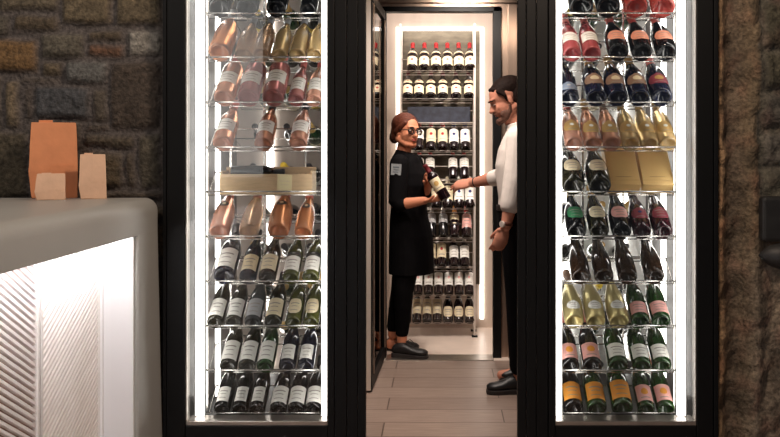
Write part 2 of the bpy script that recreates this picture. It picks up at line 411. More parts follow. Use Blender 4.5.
# ------------------------------------------------------------------ counter
XC = -1.118; ZT = 1.232; YO = 3.31; ZO = 1.105; XI = -1.250
ct = empty('bar_counter', (-1.5, 2.6, 0)); tag(ct, 'grey rounded bar counter with glowing slatted front beside the stone wall', 'counter')
def loc(b, o):   # shift geometry into the parent's space
    d = Vector(o.location); b.v = [tuple(Vector(p) - d) for p in b.v]; return b
def rounded_arch():
    # side walls and top as one shell: outline in the Y-Z plane would hide the round far corner, so use bevelled boxes joined by a lofted section
    b = MB(); y0 = .9; yb = YW - .012; r = .05
    def ring(y, xr, ztop):
        pts = [(-2.1, y, ZO)]
        pts += [(xr, y, ZO)]
        for a in range(0, 91, 15):
            pts.append((xr - r + r * math.cos(R(a)), y, ztop - r + r * math.sin(R(a))))
        pts.append((-2.1, y, ztop)); return pts
    rs = [ring(y0, XC, ZT)]
    for y in (1.5, 2.1, 2.7, 3.2, yb - .06): rs.append(ring(y, XC, ZT))
    for a in (25, 50, 75, 90): rs.append(ring(yb - .06 + .06 * math.sin(R(a)), XC - .05 * (1 - math.cos(R(a))), ZT - .006 * (1 - math.cos(R(a)))))
    b.loft(rs)
    # far end post with rounded vertical edge
    def pr(z):
        pts = [(-2.1, YO, z), (XC - .006, YO, z), (XC, YO + .006, z)]
        fl = .024 * (1 - z / ZO)
        for a in range(0, 91, 15): pts.append((XC - .05 + fl + .05 * math.cos(R(a)), yb - .06 + .06 * math.sin(R(a)), z))
        pts.append((-2.1, yb, z)); return pts
    b.loft([pr(0), pr(.5), pr(ZO)])
    b.box(-2.1, XC, y0, y0 + .25, 0, ZO)
    b.box(-2.1, XI - .05, y0, YO, 0, ZO)
    b.box(-2.1, XC - .001, y0, YO, 0, .12)
    return b
o = loc(rounded_arch(), ct).build('counter_shell', 'counter_grey', ct, smooth=False)
me = o.data
for p in me.polygons: p.use_smooth = abs(p.normal.z) < .99 and p.area < .5
em = o.modifiers.new('edge', 'EDGE_SPLIT'); em.split_angle = R(35)
b = MB(); b.box(XI - .048, XC - .012, YO - .014, YO - .001, .12, ZO - .001)
b.box(XI - .006, XI + .012, YO - .03, YO - .014, .12, ZO - .03)
loc(b, ct).build('end_panel', 'white_laminate', ct, bevel=.002)
def slat_panel(ya, yb_, sgn):
    b = MB(); b.mi = 0; b.box(XI - .048, XI - .012, ya, yb_, .122, ZO - .002)       # backing
    b.mi = 1
    wd = yb_ - ya; m = .014; y0_, y1_ = ya + m, yb_ - m; tn = math.tan(R(30)) ; pitch = .0235; hw = .0078
    z = .13 - wd * tn
    while z < ZO + wd * tn:
        # slat centre line: z rises (sgn>0) or falls with y; clip to the panel box
        pa = y0_; pb = y1_
        za = z + (0 if sgn > 0 else wd * tn); dz = (tn if sgn > 0 else -tn)
        f = lambda y: za + dz * (y - y0_)
        lo, hi = .135, ZO - .012
        ys = [pa, pb]
        if dz > 0: ys = [max(pa, y0_ + (lo - za) / dz), min(pb, y0_ + (hi - za) / dz)]
        else: ys = [max(pa, y0_ + (hi - za) / dz), min(pb, y0_ + (lo - za) / dz)]
        if ys[1] - ys[0] > .01:
            L = []
            for y in ys:
                L.append([(XI - .012, y, f(y) - hw), (XI - .001, y, f(y) - hw * .7), (XI - .001, y, f(y) + hw * .7), (XI - .012, y, f(y) + hw)])
            b.loft(L)
        z += pitch
    b.box(XI - .012, XI + .004, ya, ya + m, .122, ZO - .004); b.box(XI - .012, XI + .004, yb_ - m, yb_, .122, ZO - .004)
    loc(b, ct).build('slatted_panel', ['slat_gap', 'slat_white'], ct)
yb_ = YO - .016
for k in range(4):
    slat_panel(yb_ - .495, yb_ - .004, 1 if k % 2 == 0 else -1); yb_ -= .502
loc(MB().box(XC - .075, XC - .05, 1.2, YO - .03, ZO - .012, ZO - .002), ct).build('led_strip', 'counter_led', ct)

# paper bags on the counter
def bag(px0, px1, ptop, Y, dep, mt, label, kink, tabs, lean=0.0):
    x0 = (px0 - VX) * Y / F; x1 = (px1 - VX) * Y / F; h = EYE - (ptop - VY) * Y / F - ZT
    c = empty('paper_bag', ((x0 + x1) / 2, Y + dep / 2, ZT + .0005)); tag(c, label, 'bag', 'kraft paper bags on the bar counter')
    w2 = (x1 - x0) / 2 * 1.02; c.rotation_euler = (0, 0, R(21))
    def ring(z, wx, dp, off=0, gus=0):
        return [(-wx + off, -dp, z), (off, -dp - .002 * gus, z), (wx + off, -dp, z), (wx + off - .02 * gus, 0, z), (wx + off, dp, z), (off, dp, z), (-wx + off, dp, z), (-wx + off + .02 * gus, 0, z)]
    b = MB(); d2 = dep / 2
    b.loft([ring(0, w2 * .93, d2, .004, 0), ring(h * kink, w2 * 1.0, d2 * .98, -.001, .1), ring(h * (kink + .1), w2 * .985, d2 * .9, 0, .4), ring(h * .72, w2 * .96, d2 * .62, lean * .5, .8), ring(h * .97, w2 * .92, d2 * .34, lean, 1)], True)
    o = b.build('bag_body', mt, c, bevel=.0015)
    b = MB()   # front fold creases and pleat triangles
    b.loft([[(-w2 * .7, -d2 * .99, h * .02), (w2 * .2, -d2 * .99, h * .02), (w2 * .2, -d2 - .0015, h * .022), (-w2 * .7, -d2 - .0015, h * .022)],
            [(-w2 * .1, -d2 * .93, h * (kink + .08)), (w2 * .85, -d2 * .93, h * (kink + .08)), (w2 * .85, -d2 * .93 - .0022, h * (kink + .08)), (-w2 * .1, -d2 * .93 - .0022, h * (kink + .08))]])
    b.build('fold', mt, c)
    b = MB(); b.box(-w2 * .62 + lean, w2 * tabs + lean, -.002, .002, h * .965, h * 1.0); b.build('top_flap', mt, c)
bag(27, 71.5, 120, 3.50, .085, 'kraft', 'tall orange brown kraft paper bag standing on the grey counter', .34, -.05)
bag(33.5, 61.5, 173, 3.37, .05, 'kraft_pale', 'smallest pale paper bag standing in front of the tall orange brown bag', .3, .0, .003)
bag(77, 102.5, 153, 3.44, .06, 'kraft_pale', 'medium pale paper bag standing right of the tall orange brown bag', .3, .0, .0)

# ------------------------------------------------------------------ bottles
PROF = dict(
    bordeaux=[(0, .085), (.30, .075), (.62, .03), (.84, 0), (.93, .004), (.98, .012), (1, .030), (1, .62), (.97, .665), (.86, .705), (.62, .745), (.45, .775), (.42, .80), (.40, .955), (.44, .957), (.44, .985), (.40, 1.0), (.1, 1.0)],
    burgundy=[(0, .085), (.30, .075), (.62, .03), (.84, 0), (.93, .004), (.98, .012), (1, .030), (1, .44), (.98, .50), (.90, .565), (.74, .64), (.56, .71), (.44, .77), (.38, .83), (.36, .955), (.40, .957), (.40, .985), (.36, 1.0), (.1, 1.0)],
    champagne=[(0, .11), (.30, .098), (.62, .035), (.82, 0), (.92, .005), (.98, .014), (1, .034), (1, .40), (.985, .46), (.90, .54), (.74, .62), (.56, .70), (.43, .77), (.37, .83), (.35, .90), (.40, .905), (.41, .93), (.36, .95), (.38, .985), (.30, 1.0), (.1, 1.0)],
    bulged=[(0, .11), (.30, .098), (.58, .035), (.76, 0), (.88, .004), (.93, .02), (.99, .12), (1, .24), (.97, .36), (.88, .46), (.72, .56), (.54, .65), (.42, .73), (.35, .80), (.33, .90), (.38, .905), (.38, .93), (.34, .95), (.35, .985), (.30, 1.0), (.1, 1.0)],
    slim=[(0, .11), (.30, .098), (.62, .035), (.82, 0), (.92, .005), (.98, .014), (1, .034), (1, .26), (.96, .34), (.86, .44), (.72, .54), (.57, .64), (.45, .74), (.38, .82), (.35, .90), (.40, .905), (.41, .93), (.36, .95), (.38, .985), (.30, 1.0), (.1, 1.0)])
def rad_at(kind, Rr, H, z):
    P = PROF[kind][4:]
    for (r0, z0), (r1, z1) in zip(P, P[1:]):
        if z0 * H <= z <= z1 * H and z1 > z0: return Rr * (r0 + (r1 - r0) * (z - z0 * H) / ((z1 - z0) * H))
    return Rr * .35
CACHE = {}
def patch(b, kind, Rr, H, z0, z1, half, shape, off, ang0=-90):
    n, m = 14, 8; n0 = len(b.v)
    for j in range(m + 1):
        vv = -1 + 2 * j / m; z = z0 + (z1 - z0) * j / m
        k = dict(rect=1, oval=math.sqrt(max(.0, 1 - vv * vv * .97)), shield=(.55 + .45 * math.sqrt(max(0, 1 - (vv * .98) ** 2))) if vv > 0 else math.sqrt(max(0, 1 - vv * vv * .9)) * .98)[shape]
        r = rad_at(kind, Rr, H, z) + off
        for i in range(n + 1):
            a = R(ang0 + half * k * (-1 + 2 * i / n)); b.v.append((r * math.cos(a), r * math.sin(a), z))
    for j in range(m):
        for i in range(n):
            a = n0 + j * (n + 1) + i; b.f.append([a, a + 1, a + n + 2, a + n + 1]); b.m.append(b.mi)
def glass_mesh(kind, Rr, H, g):
    k = ('g', kind, Rr, H, g)
    if k not in CACHE:
        b = MB(); b.lathe([(max(r * Rr, .0005), z * H) for r, z in PROF[kind]]); me = b.mesh('glass', 'glass_' + g, True)
        CACHE[k] = me
    return CACHE[k]
def cap_mesh(kind, Rr, H, c, frac):
    k = ('c', kind, Rr, H, c, frac)
    if k not in CACHE:
        P = [(r * Rr + .0009, z * H) for r, z in PROF[kind] if z > frac + .01 and r > .2]
        P = [(rad_at(kind, Rr, H, frac * H) + .0009, frac * H)] + P + [(.0005, H + .0012)]
        P[-2] = (P[-2][0], H + .0012); b = MB(); b.lathe(P, 20); CACHE[k] = b.mesh('capsule', 'paper_' + c, True)
    return CACHE[k]
def label_mesh(kind, Rr, H, L):
    k = ('l', kind, Rr, H, L)
    if k not in CACHE:
        col, z0, z1, half, shape, emb = L; b = MB(); mats = ['paper_' + col]
        patch(b, kind, Rr, H, z0 * H, z1 * H, half, shape, .0007)
        d = z1 - z0
        if emb == 'text':
            mats.append('paper_ink'); b.mi = 1
            patch(b, kind, Rr, H, (z0 + d * .66) * H, (z0 + d * .72) * H, half * .6, 'rect', .0011)
            patch(b, kind, Rr, H, (z0 + d * .46) * H, (z0 + d * .50) * H, half * .42, 'rect', .0011)
            patch(b, kind, Rr, H, (z0 + d * .20) * H, (z0 + d * .24) * H, half * .5, 'rect', .0011)
        elif emb:
            mats.append('paper_' + emb); b.mi = 1
            big = emb in ('orange', 'cream', 'gold'); patch(b, kind, Rr, H, (z0 + d * (.36 if big else .46)) * H, (z0 + d * (.76 if big else .68)) * H, half * (.38 if big else .22), 'oval', .0011)
            mats.append('paper_ink'); b.mi = 2
            patch(b, kind, Rr, H, (z0 + d * .16) * H, (z0 + d * .21) * H, half * .5, 'rect', .0011)
        CACHE[k] = b.mesh('label', mats, True)
    return CACHE[k]
# spec: kind, R, H, glass, capsule, capsule start, labels
def bottle(name, spec, loc_, elev, label, group, yaw=0, flip=False, cat='wine bottle', glass_label=None):
    kind, Rr, H, g, cap, cf, labs = spec
    o = empty(name, loc_); tag(o, label, cat, group)
    tilt = -(90 - elev)
    o.rotation_euler = (R(tilt), 0, R(yaw))
    def child(nm, me):
        c = bpy.data.objects.new(nm, me); COL.objects.link(c); c.parent = o; return c
    child('bottle_glass', glass_mesh(kind, Rr, H, g))
    if cap: child('capsule', cap_mesh(kind, Rr, H, cap, cf))
    for i, L in enumerate(labs): child('label' if i == 0 else 'neck_label', label_mesh(kind, Rr, H, L))
    return o

def B(kind, Rr, g, cap, labs, H=None, cf=None):
    H = H or dict(bordeaux=.30, burgundy=.295, champagne=.315, bulged=.30, slim=.31)[kind]
    return (kind, Rr, H, g, cap, cf or dict(bordeaux=.80, burgundy=.80, champagne=.74, bulged=.72, slim=.72)[kind], tuple(labs))
ORD = ['first', 'second', 'third', 'fourth', 'fifth', 'sixth', 'seventh']
ROWN = ['top shelf', 'second shelf', 'third shelf', 'fourth shelf', 'fifth shelf', 'sixth shelf', 'seventh shelf', 'eighth shelf', 'ninth shelf', 'bottom shelf']
ELR = [39 - 5 * q / 9 for q in range(10)]; YR = 3.66; RA = .0028
def rowz(y): return EYE - (y - VY) * YR / F
ROWY = [13, 57, 102, 147, 191.5, 236, 281, 325.5, 370, 413]

def front_bottle(px, row, spec, desc, nth, side, name):
    Rr = spec[1]; EL = ELR[row]; a = R(EL); zr = rowz(ROWY[row])
    zc = zr + Rr * math.cos(a) - .020; Yc = YR + .007 - (Rr - .026) * math.sin(a)
    X = (px - VX) * Yc / F
    bottle(name, spec, (X, Yc, zc), EL, f'{desc}, {nth}, {ROWN[row]}, {side} cabinet', f'bottles on the {ROWN[row]} of the {side} cabinet',
           cat='champagne bottle' if 'champagne' in name else 'wine bottle')

def cabinet(side, xl, xr, stile_l, stile_r):
    # xl,xr: glass opening; stile_*: outer limits of the black frame
    sgn = 1 if side == 'left' else -1
    c = empty('wine_cabinet', ((xl + xr) / 2, 3.9, 0))
    tag(c, 'tall black-framed glass wine cabinet left of the passage, holding rosé and white wines' if side == 'left' else 'tall black-framed glass wine cabinet right of the passage, holding champagne bottles', 'wine cabinet', None)
    Yg = 3.557; YB = 4.45; zb = .353; ztp = 2.30; zh = 2.48
    P = lambda b: loc(b, c)
    inner = [xl, xr]
    # carcass
    b = MB(); b.box(max(stile_l + .004, xl - .055), xl - .006, 3.585, YB, 0, zh); b.box(xr + .006, min(stile_r - .004, xr + .055), 3.585, YB, 0, zh)
    b.box(xl - .006, xr + .006, 3.585, YB, 0, zb - .012); b.box(xl - .006, xr + .006, 3.585, YB, ztp + .01, zh); b.box(xl - .006, xr + .006, YB - .012, YB, zb - .012, ztp + .01)
    P(b).build('cabinet_case', 'black_metal', c)
    P(MB().box(xl, xr, YB - .016, YB - .0125, zb - .011, ztp + .009)).build('back_panel', 'cabinet_back' if side == 'right' else 'cabinet_back_warm', c)
    P(MB().box(xl - .0055, xl - .001, 3.60, YB - .017, zb - .011, ztp + .009)).build('side_lining', 'cabinet_side', c)
    P(MB().box(xr + .001, xr + .0055, 3.60, YB - .017, zb - .011, ztp + .009)).build('side_lining', 'cabinet_side', c)
    # door frame members with fine grooves
    b = MB()
    def members(x0, x1, cuts):
        xs = [x0] + [(q - VX) * Yg / F for q in cuts] + [x1]
        for i, (p, q) in enumerate(zip(xs, xs[1:])):
            b.box(p + .0012, q - .0012, 3.548 - .004 * (i % 2), 3.585, .02, zh)
    if side == 'left': members(stile_l, xl, [167.5]); members(xr, stile_r, [335, 347, 358])
    else: members(stile_l, xl, [526, 536, 548]); members(xr, stile_r, [713])
    b.box(xl, xr, 3.550, 3.585, .10, zb - .022); b.box(xl, xr, 3.556, 3.585, .02, .096); b.box(xl, xr, 3.55, 3.585, ztp, zh)
    P(b).build('door_frame', 'black_metal', c, bevel=.0025)
    # steel sill and inner edge trim around the glass
    b = MB(); b.box(xl, xr, 3.553, 3.64, zb - .021, zb - .004)
    e = .004
    b.box(xl - .001, xl + e, 3.553, 3.60, zb - .004, ztp); b.box(xr - e, xr + .001, 3.553, 3.60, zb - .004, ztp)
    P(b).build('glass_trim', 'steel', c, bevel=.002)
    P(MB().box(xl + .003, xr - .003, 3.565, 3.571, zb - .004, ztp)).build('glass_pane', 'cabinet_glass', c)
    # LED strips
    if side == 'left': fx = [(-.989, -.956), (-.4835, -.4585)]
    else: fx = [(.4545, .481), (.946, .977)]
    for x0, x1 in fx:
        P(MB().box(x0, x1, 3.612, 3.628, zb + .0, ztp - .01)).build('led_strip', 'cabinet_led', c, bevel=.002)
    hb_ = MB(); hb_.box(fx[0][0] - .0035, fx[0][0] - .001, 3.606, 3.665, zb, ztp - .01); hb_.box(fx[1][1] + .001, fx[1][1] + .0035, 3.606, 3.665, zb, ztp - .01)  # thin fins added to keep the strips' light off the side lining
    P(hb_).build('led_light_shield', 'cabinet_side', c)
    out = fx[0] if side == 'left' else fx[1]
    xr0 = (out[0] + out[1]) / 2
    P(MB().box(xr0 - .010, xr0 + .010, 3.90, 3.912, zb, ztp - .01)).build('led_strip', 'rear_led', c)
    b = MB(); inn = fx[1] if side == 'left' else fx[0]; xi0 = (inn[0] + inn[1]) / 2
    P(MB().box(xi0 - .008, xi0 + .008, 3.90, 3.912, zb, ztp - .01)).build('led_strip', 'rear_led', c)
    for q in ((.30, .80) if side == 'right' else (.30,)):  # extra glowing strips added to brighten the cabinet back
        xm = xl + (xr - xl) * q
        P(MB().box(xm - .016, xm + .016, YB - .034, YB - .024, zb, ztp - .01)).build('led_strip', 'rear_led', c)
    # uprights
    xa, xb = (fx[0][1] - .002, fx[1][0] + .002)
    for x, y, wd in ((xa - .006, 3.70, .006), (xb + .006, 3.70, .006), (xa + (xb - xa) * .33, 4.06, .011), (xa + (xb - xa) * .72, 4.06, .007), (xa + .004, 4.06, .006), (xb - .004, 4.06, .006)):
        P(MB().box(x - wd / 2, x + wd / 2, y - .005, y + .005, zb - .004, ztp)).build('upright', 'rod', c)
    # wire shelves
    for row in range(10):
        a = R(ELR[row]); zr = rowz(ROWY[row]); b = MB()
        def rod(y, z, r=RA): b.tube([(xa - .004, y, z), (xb + .004, y, z)], r, 8, dome=False)
        rod(YR, zr, .0036)
        yb2 = YR + .007 + .026 * math.sin(a); zb2 = zr - .020     # lowest line of the butts
        def under(d): return yb2 + d * math.cos(a) + (RA + .0008) * math.sin(a), zb2 + d * math.sin(a) - (RA + .0008) * math.cos(a)
        rod(*under(.012)); rod(*under(.165))
        rod(4.15, zr + .04); rod(4.31, zr + .0)
        for x in (xa, xb):
            b.tube([(x, YR, zr), (x, *under(.012)), (x, *under(.165)), (x, 4.15, zr + .04), (x, 4.31, zr)], .0026, 6, dome=False)
        P(b).build('wire_shelf', 'rod', c, smooth=True)
    return xa, xb
xaL, xbL = cabinet('left', -1.012, -.451, -1.103, -.300)
xaR, xbR = cabinet('right', .447, 1.004, .297, 1.090)

W = ('white', .10, .40, 62, 'rect', 'text')
def lab(col, z0, z1, half=60, shape='rect', emb='text'):
    d = max(0, min(.085, z0 - .045)); return (col, z0 - d, z1 - d, half, shape, emb)
# ---- left cabinet -------------------------------------------------------
LEFT = [
 (0, [(219, B('bulged', .046, 'black', 'darkfoil', []), 'black bottle'), (246.7, B('bulged', .046, 'grey', 'darkfoil', []), 'dark grey bottle'),
      (276, B('bulged', .043, 'black', 'darkfoil', [], ), 'black bottle'), (308, B('bulged', .036, 'black', 'darkfoil', []), 'narrower black bottle')]),
 (1, [(219.5, B('champagne', .046, 'amber', 'grey', [], .33), 'large amber orange bottle'), (243, B('burgundy', .036, 'peach', 'grey', []), 'pale peach bottle'), (261, B('burgundy', .036, 'peach', 'grey', []), 'pale peach bottle'),
      (279, B('burgundy', .033, 'gold', 'grey', []), 'pale golden bottle'), (297, B('burgundy', .034, 'gold', 'grey', []), 'pale golden bottle'), (314.5, B('burgundy', .033, 'gold', 'grey', []), 'pale golden bottle')]),
 (2, [(224, B('bordeaux', .043, 'copper', 'rosefoil', [lab('white', .28, .52)], .32), 'broad coppery rosé bottle with white label'), (248, B('bordeaux', .044, 'pink', 'rosefoil', [lab('white', .28, .52)], .32), 'broad pink rosé bottle with white label'),
      (273, B('bordeaux', .045, 'pink', 'rosefoil', [lab('white', .28, .54)], .32), 'widest pink rosé bottle with white label'), (295.8, B('burgundy', .033, 'pink', 'rosefoil', [lab('white', .22, .50)]), 'small pink rosé bottle with white label'), (313.5, B('burgundy', .032, 'salmon', 'rosefoil', [lab('white', .22, .50)]), 'small salmon rosé bottle with white label')]),
 (3, [(222.5, B('burgundy', .041, 'copper', 'rosefoil', [lab('white', .25, .50)]), 'copper rosé bottle with white label'), (263, B('burgundy', .037, 'copper', 'darkfoil', [lab('white', .25, .50)]), 'copper rosé bottle with white label and dark cap'),
      (298, B('burgundy', .037, 'salmon', 'darkfoil', [lab('white', .25, .50)]), 'salmon rosé bottle with white label and dark cap')]),
 (5, [(219, B('bulged', .044, 'salmon', 'rosefoil', [lab('black', .48, .60, 30, 'oval', 'cream')]), 'pale salmon rosé bottle with oval dark label'), (248.5, B('bulged', .042, 'peach', 'rosefoil', []), 'pale peach rosé bottle'),
      (278, B('bulged', .047, 'amber', 'rosefoil', [lab('black', .48, .60, 30, 'oval', 'cream')]), 'round amber rosé bottle with oval dark label'), (303, B('bulged', .038, 'amber', 'rosefoil', [lab('black', .48, .60, 30, 'oval', 'cream')]), 'smaller amber rosé bottle with oval dark label')]),
 (6, [(224, B('burgundy', .043, 'navy', 'darkfoil', [lab('white', .16, .50)], .32), 'large dark bottle with white label'), (247.5, B('burgundy', .035, 'navy', 'darkfoil', [lab('cream', .16, .46)]), 'dark bottle with cream label'),
      (267, B('burgundy', .036, 'brown', 'darkfoil', [lab('cream', .16, .46)]), 'brown bottle with cream label'), (290.5, B('burgundy', .034, 'lime', 'darkfoil', [lab('white', .16, .44), lab('black', .45, .52, 60, 'rect', 'grey')]), 'yellow green bottle with white label'),
      (310.5, B('burgundy', .034, 'lime', 'darkfoil', [lab('white', .16, .44), lab('black', .45, .52, 60, 'rect', 'grey')]), 'yellow green bottle with white label')]),
 (7, [(215, B('burgundy', .034, 'olive', 'darkfoil', [lab('white', .14, .46)]), 'olive bottle with white label'), (233.5, B('burgundy', .034, 'olive', 'darkfoil', [lab('white', .14, .46)]), 'olive bottle with white label'),
      (252.5, B('burgundy', .034, 'grey', 'darkfoil', [lab('grey', .14, .46)]), 'grey bottle with pale grey label'), (273, B('burgundy', .035, 'olive', 'darkfoil', [lab('cream', .14, .46)]), 'olive bottle with cream label'),
      (293, B('burgundy', .033, 'lime', 'gold', [lab('cream', .18, .46, 52, 'shield', 'text')]), 'yellow green bottle with shield label'), (310.5, B('burgundy', .033, 'lime', 'gold', [lab('cream', .18, .46, 52, 'shield', 'text')]), 'yellow green bottle with shield label')]),
 (8, [(228, B('burgundy', .036, 'olive', 'darkfoil', [lab('white', .14, .48)]), 'olive bottle with tall white label'), (246.8, B('burgundy', .035, 'olive', 'darkfoil', [lab('white', .14, .48)]), 'olive bottle with tall white label'),
      (265, B('burgundy', .035, 'green', 'darkfoil', [lab('white', .14, .48)]), 'green bottle with tall white label'), (286.8, B('burgundy', .034, 'navy', 'blue', [lab('white', .16, .42, 48, 'rect', 'text')]), 'near black bottle with small white label'),
      (305.3, B('burgundy', .034, 'navy', 'blue', [lab('white', .16, .42, 48, 'rect', 'text')]), 'near black bottle with small white label')]),
 (9, [(221.5, B('burgundy', .0335, 'black', 'darkfoil', [lab('white', .17, .42, 44)]), 'black bottle with narrow white label'), (239.5, B('burgundy', .0335, 'black', 'darkfoil', [lab('white', .17, .42, 44)]), 'black bottle with narrow white label'),
      (256.8, B('burgundy', .0335, 'black', 'darkfoil', [lab('white', .17, .42, 44)]), 'black bottle with narrow white label'), (278, B('burgundy', .034, 'black', 'darkfoil', [lab('white', .15, .43, 66)]), 'black bottle with wide white label'),
      (295.8, B('burgundy', .034, 'black', 'darkfoil', [lab('white', .15, .43, 66)]), 'black bottle with wide white label'), (313.2, B('burgundy', .034, 'black', 'darkfoil', [lab('white', .15, .43, 66)]), 'black bottle with wide white label')]),
]
goldlab = lab('gold', .20, .46, 62, 'oval', 'white')
RIGHT = [
 (0, [(581.5, B('champagne', .050, 'black', 'darkfoil', [], .34), 'large black bottle'), (608.5, B('champagne', .050, 'black', 'darkfoil', [], .34), 'large black bottle'),
      (636, B('champagne', .049, 'red', 'rosefoil', [], .34), 'large red rosé bottle'), (663.3, B('champagne', .049, 'red', 'rosefoil', [], .34), 'large red rosé bottle')]),
 (1, [(572.3, B('champagne', .037, 'rosered', 'rosefoil', [lab('white', .26, .46, 60)]), 'pink red bottle with white label'), (592, B('champagne', .038, 'rosered', 'rosefoil', [lab('white', .26, .46, 60)]), 'pink red bottle with white label'),
      (618.6, B('bulged', .045, 'black', 'rosefoil', [lab('salmon', .22, .44, 55, 'shield', 'text')]), 'round black bottle with salmon label'), (642.3, B('bulged', .045, 'black', 'rosefoil', [lab('salmon', .22, .44, 55, 'shield', 'text')]), 'round black bottle with salmon label'),
      (666.5, B('bulged', .045, 'black', 'rosefoil', [lab('salmon', .22, .44, 55, 'shield', 'text')]), 'round black bottle with salmon label')]),
 (2, [(569.5, B('champagne', .040, 'navy', 'darkfoil', [lab('bluegrey', .05, .22, 60, 'oval', 'grey')]), 'navy bottle with pale round label'), (596.7, B('champagne', .043, 'bluefoil', 'gold', [lab('bronze', .24, .48, 66, 'oval', 'cream')]), 'blue bottle with bronze label and gold neck'),
      (618, B('champagne', .0425, 'bluefoil', 'gold', [lab('bronze', .24, .48, 66, 'oval', 'cream')]), 'blue bottle with bronze label and gold neck'), (639.8, B('champagne', .0425, 'bluefoil', 'gold', [lab('bronze', .24, .48, 66, 'oval', 'cream')]), 'blue bottle with bronze label and gold neck'),
      (662, B('champagne', .0435, 'bluefoil', 'rosefoil', [lab('mauve', .24, .48, 66, 'oval', 'gold')]), 'blue bottle with mauve label and pink neck')]),
 (3, [(573.8, B('champagne', .037, 'salmon', 'rosefoil', [lab('gold', .24, .48, 62, 'oval', 'white')]), 'pinkish clear champagne bottle with gold label'), (593, B('champagne', .037, 'copper', 'gold', [goldlab]), 'coppery clear champagne bottle with gold label'),
      (612, B('champagne', .037, 'copper', 'bronze', [goldlab]), 'coppery clear champagne bottle with bronze neck'), (630.8, B('champagne', .037, 'gold', 'gold', [goldlab]), 'golden clear champagne bottle'),
      (649.6, B('champagne', .037, 'gold', 'gold', [goldlab]), 'golden clear champagne bottle'), (668.3, B('champagne', .037, 'gold', 'gold', [goldlab]), 'golden clear champagne bottle')]),
 (4, [(574, B('bulged', .049, 'olive', 'darkfoil', [lab('cream', .24, .48, 46, 'shield', 'text')], .31), 'broad dark bottle with cream shield label'), (600, B('bulged', .049, 'olive', 'darkfoil', [lab('cream', .24, .48, 46, 'shield', 'text')], .31), 'broad dark bottle with cream shield label')]),
 (5, [(577, B('bulged', .042, 'black', 'gold', [lab('green', .24, .48, 52, 'shield', 'text')]), 'dark bottle with green shield label'), (599.5, B('bulged', .043, 'olive', 'gold', [lab('cream', .24, .48, 50, 'shield', 'text')]), 'dark olive bottle with cream shield label'),
      (622, B('bulged', .043, 'black', 'plum' and 'darkfoil', [lab('pink', .24, .48, 52, 'shield', 'text')]), 'dark bottle with pink shield label'), (642.5, B('bulged', .040, 'plum', 'darkfoil', [lab('mauve', .24, .48, 54, 'oval', 'blue')]), 'plum bottle with dark red label and blue seal'),
      (663.2, B('bulged', .041, 'plum', 'darkfoil', [lab('mauve', .24, .48, 54, 'oval', 'text')]), 'plum bottle with dark red label')]),
 (6, [(581.3, B('slim', .040, 'brown', 'darkfoil', []), 'plain brown bottle'), (604.2, B('slim', .040, 'brown', 'darkfoil', []), 'plain brown bottle'), (628, B('slim', .040, 'brown', 'darkfoil', []), 'plain brown bottle'),
      (654.5, B('slim', .042, 'brown', 'bronze', []), 'plain brown bottle with bronze neck')]),
 (7, [(574.5, B('bulged', .042, 'goldfoil', 'bronze', [lab('white', .20, .36, 40, 'oval', 'text')]), 'satin gold bottle with white oval label'), (596, B('bulged', .042, 'goldfoil', 'bronze', [lab('white', .20, .36, 40, 'oval', 'text')]), 'satin gold bottle with white oval label'),
      (619, B('bulged', .043, 'goldfoil', 'bronze', [lab('white', .20, .36, 40, 'oval', 'text')]), 'satin gold bottle with white oval label'), (640.5, B('champagne', .038, 'green', 'rosefoil', [lab('pink', .16, .36, 62)]), 'dark green bottle with pink label and pink foil'),
      (661.3, B('champagne', .039, 'green', 'rosefoil', [lab('pink', .16, .36, 62)]), 'dark green bottle with pink label and pink foil')]),
 (8, [(570.6, B('champagne', .037, 'black', 'rosefoil', [lab('pink', .15, .40, 62, 'rect', 'orange')]), 'black bottle with pink label'), (592.3, B('champagne', .039, 'black', 'rosefoil', [lab('pink', .15, .40, 62, 'rect', 'orange')]), 'black bottle with pink label'),
      (618.5, B('champagne', .041, 'green', 'darkfoil', [lab('white', .16, .38, 60)]), 'green bottle with white label'), (642, B('champagne', .038, 'green', 'bronze', [lab('white', .16, .38, 60)]), 'green bottle with white label and bronze neck'),
      (662.3, B('champagne', .038, 'green', 'bronze', [lab('white', .16, .38, 60)]), 'green bottle with white label and bronze neck')]),
 (9, [(573.5, B('champagne', .041, 'black', 'orange', [lab('orange', .16, .44, 60)]), 'black bottle with orange label'), (597, B('champagne', .041, 'green', 'orange', [lab('orange', .16, .44, 60)]), 'dark green bottle with orange label'),
      (622.6, B('champagne', .044, 'green', 'orange', [lab('orange', .16, .44, 60)], .33), 'larger dark green bottle with orange label'), (646.5, B('champagne', .036, 'green', 'rosefoil', [lab('pink', .16, .42, 60, 'rect', 'orange')]), 'green bottle with pink label'),
      (665.8, B('champagne', .037, 'green', 'rosefoil', [lab('pink', .16, .42, 60, 'rect', 'orange')]), 'green bottle with pink label')]),
]
for side, data, nm in (('left', LEFT, 'wine_bottle'), ('right', RIGHT, 'champagne_bottle')):
    for row, bs in data:
        for i, (px, sp, desc) in enumerate(bs):
            nth = ORD[i] + ' from left'
            front_bottle(px, row, sp, desc, nth, side, nm)
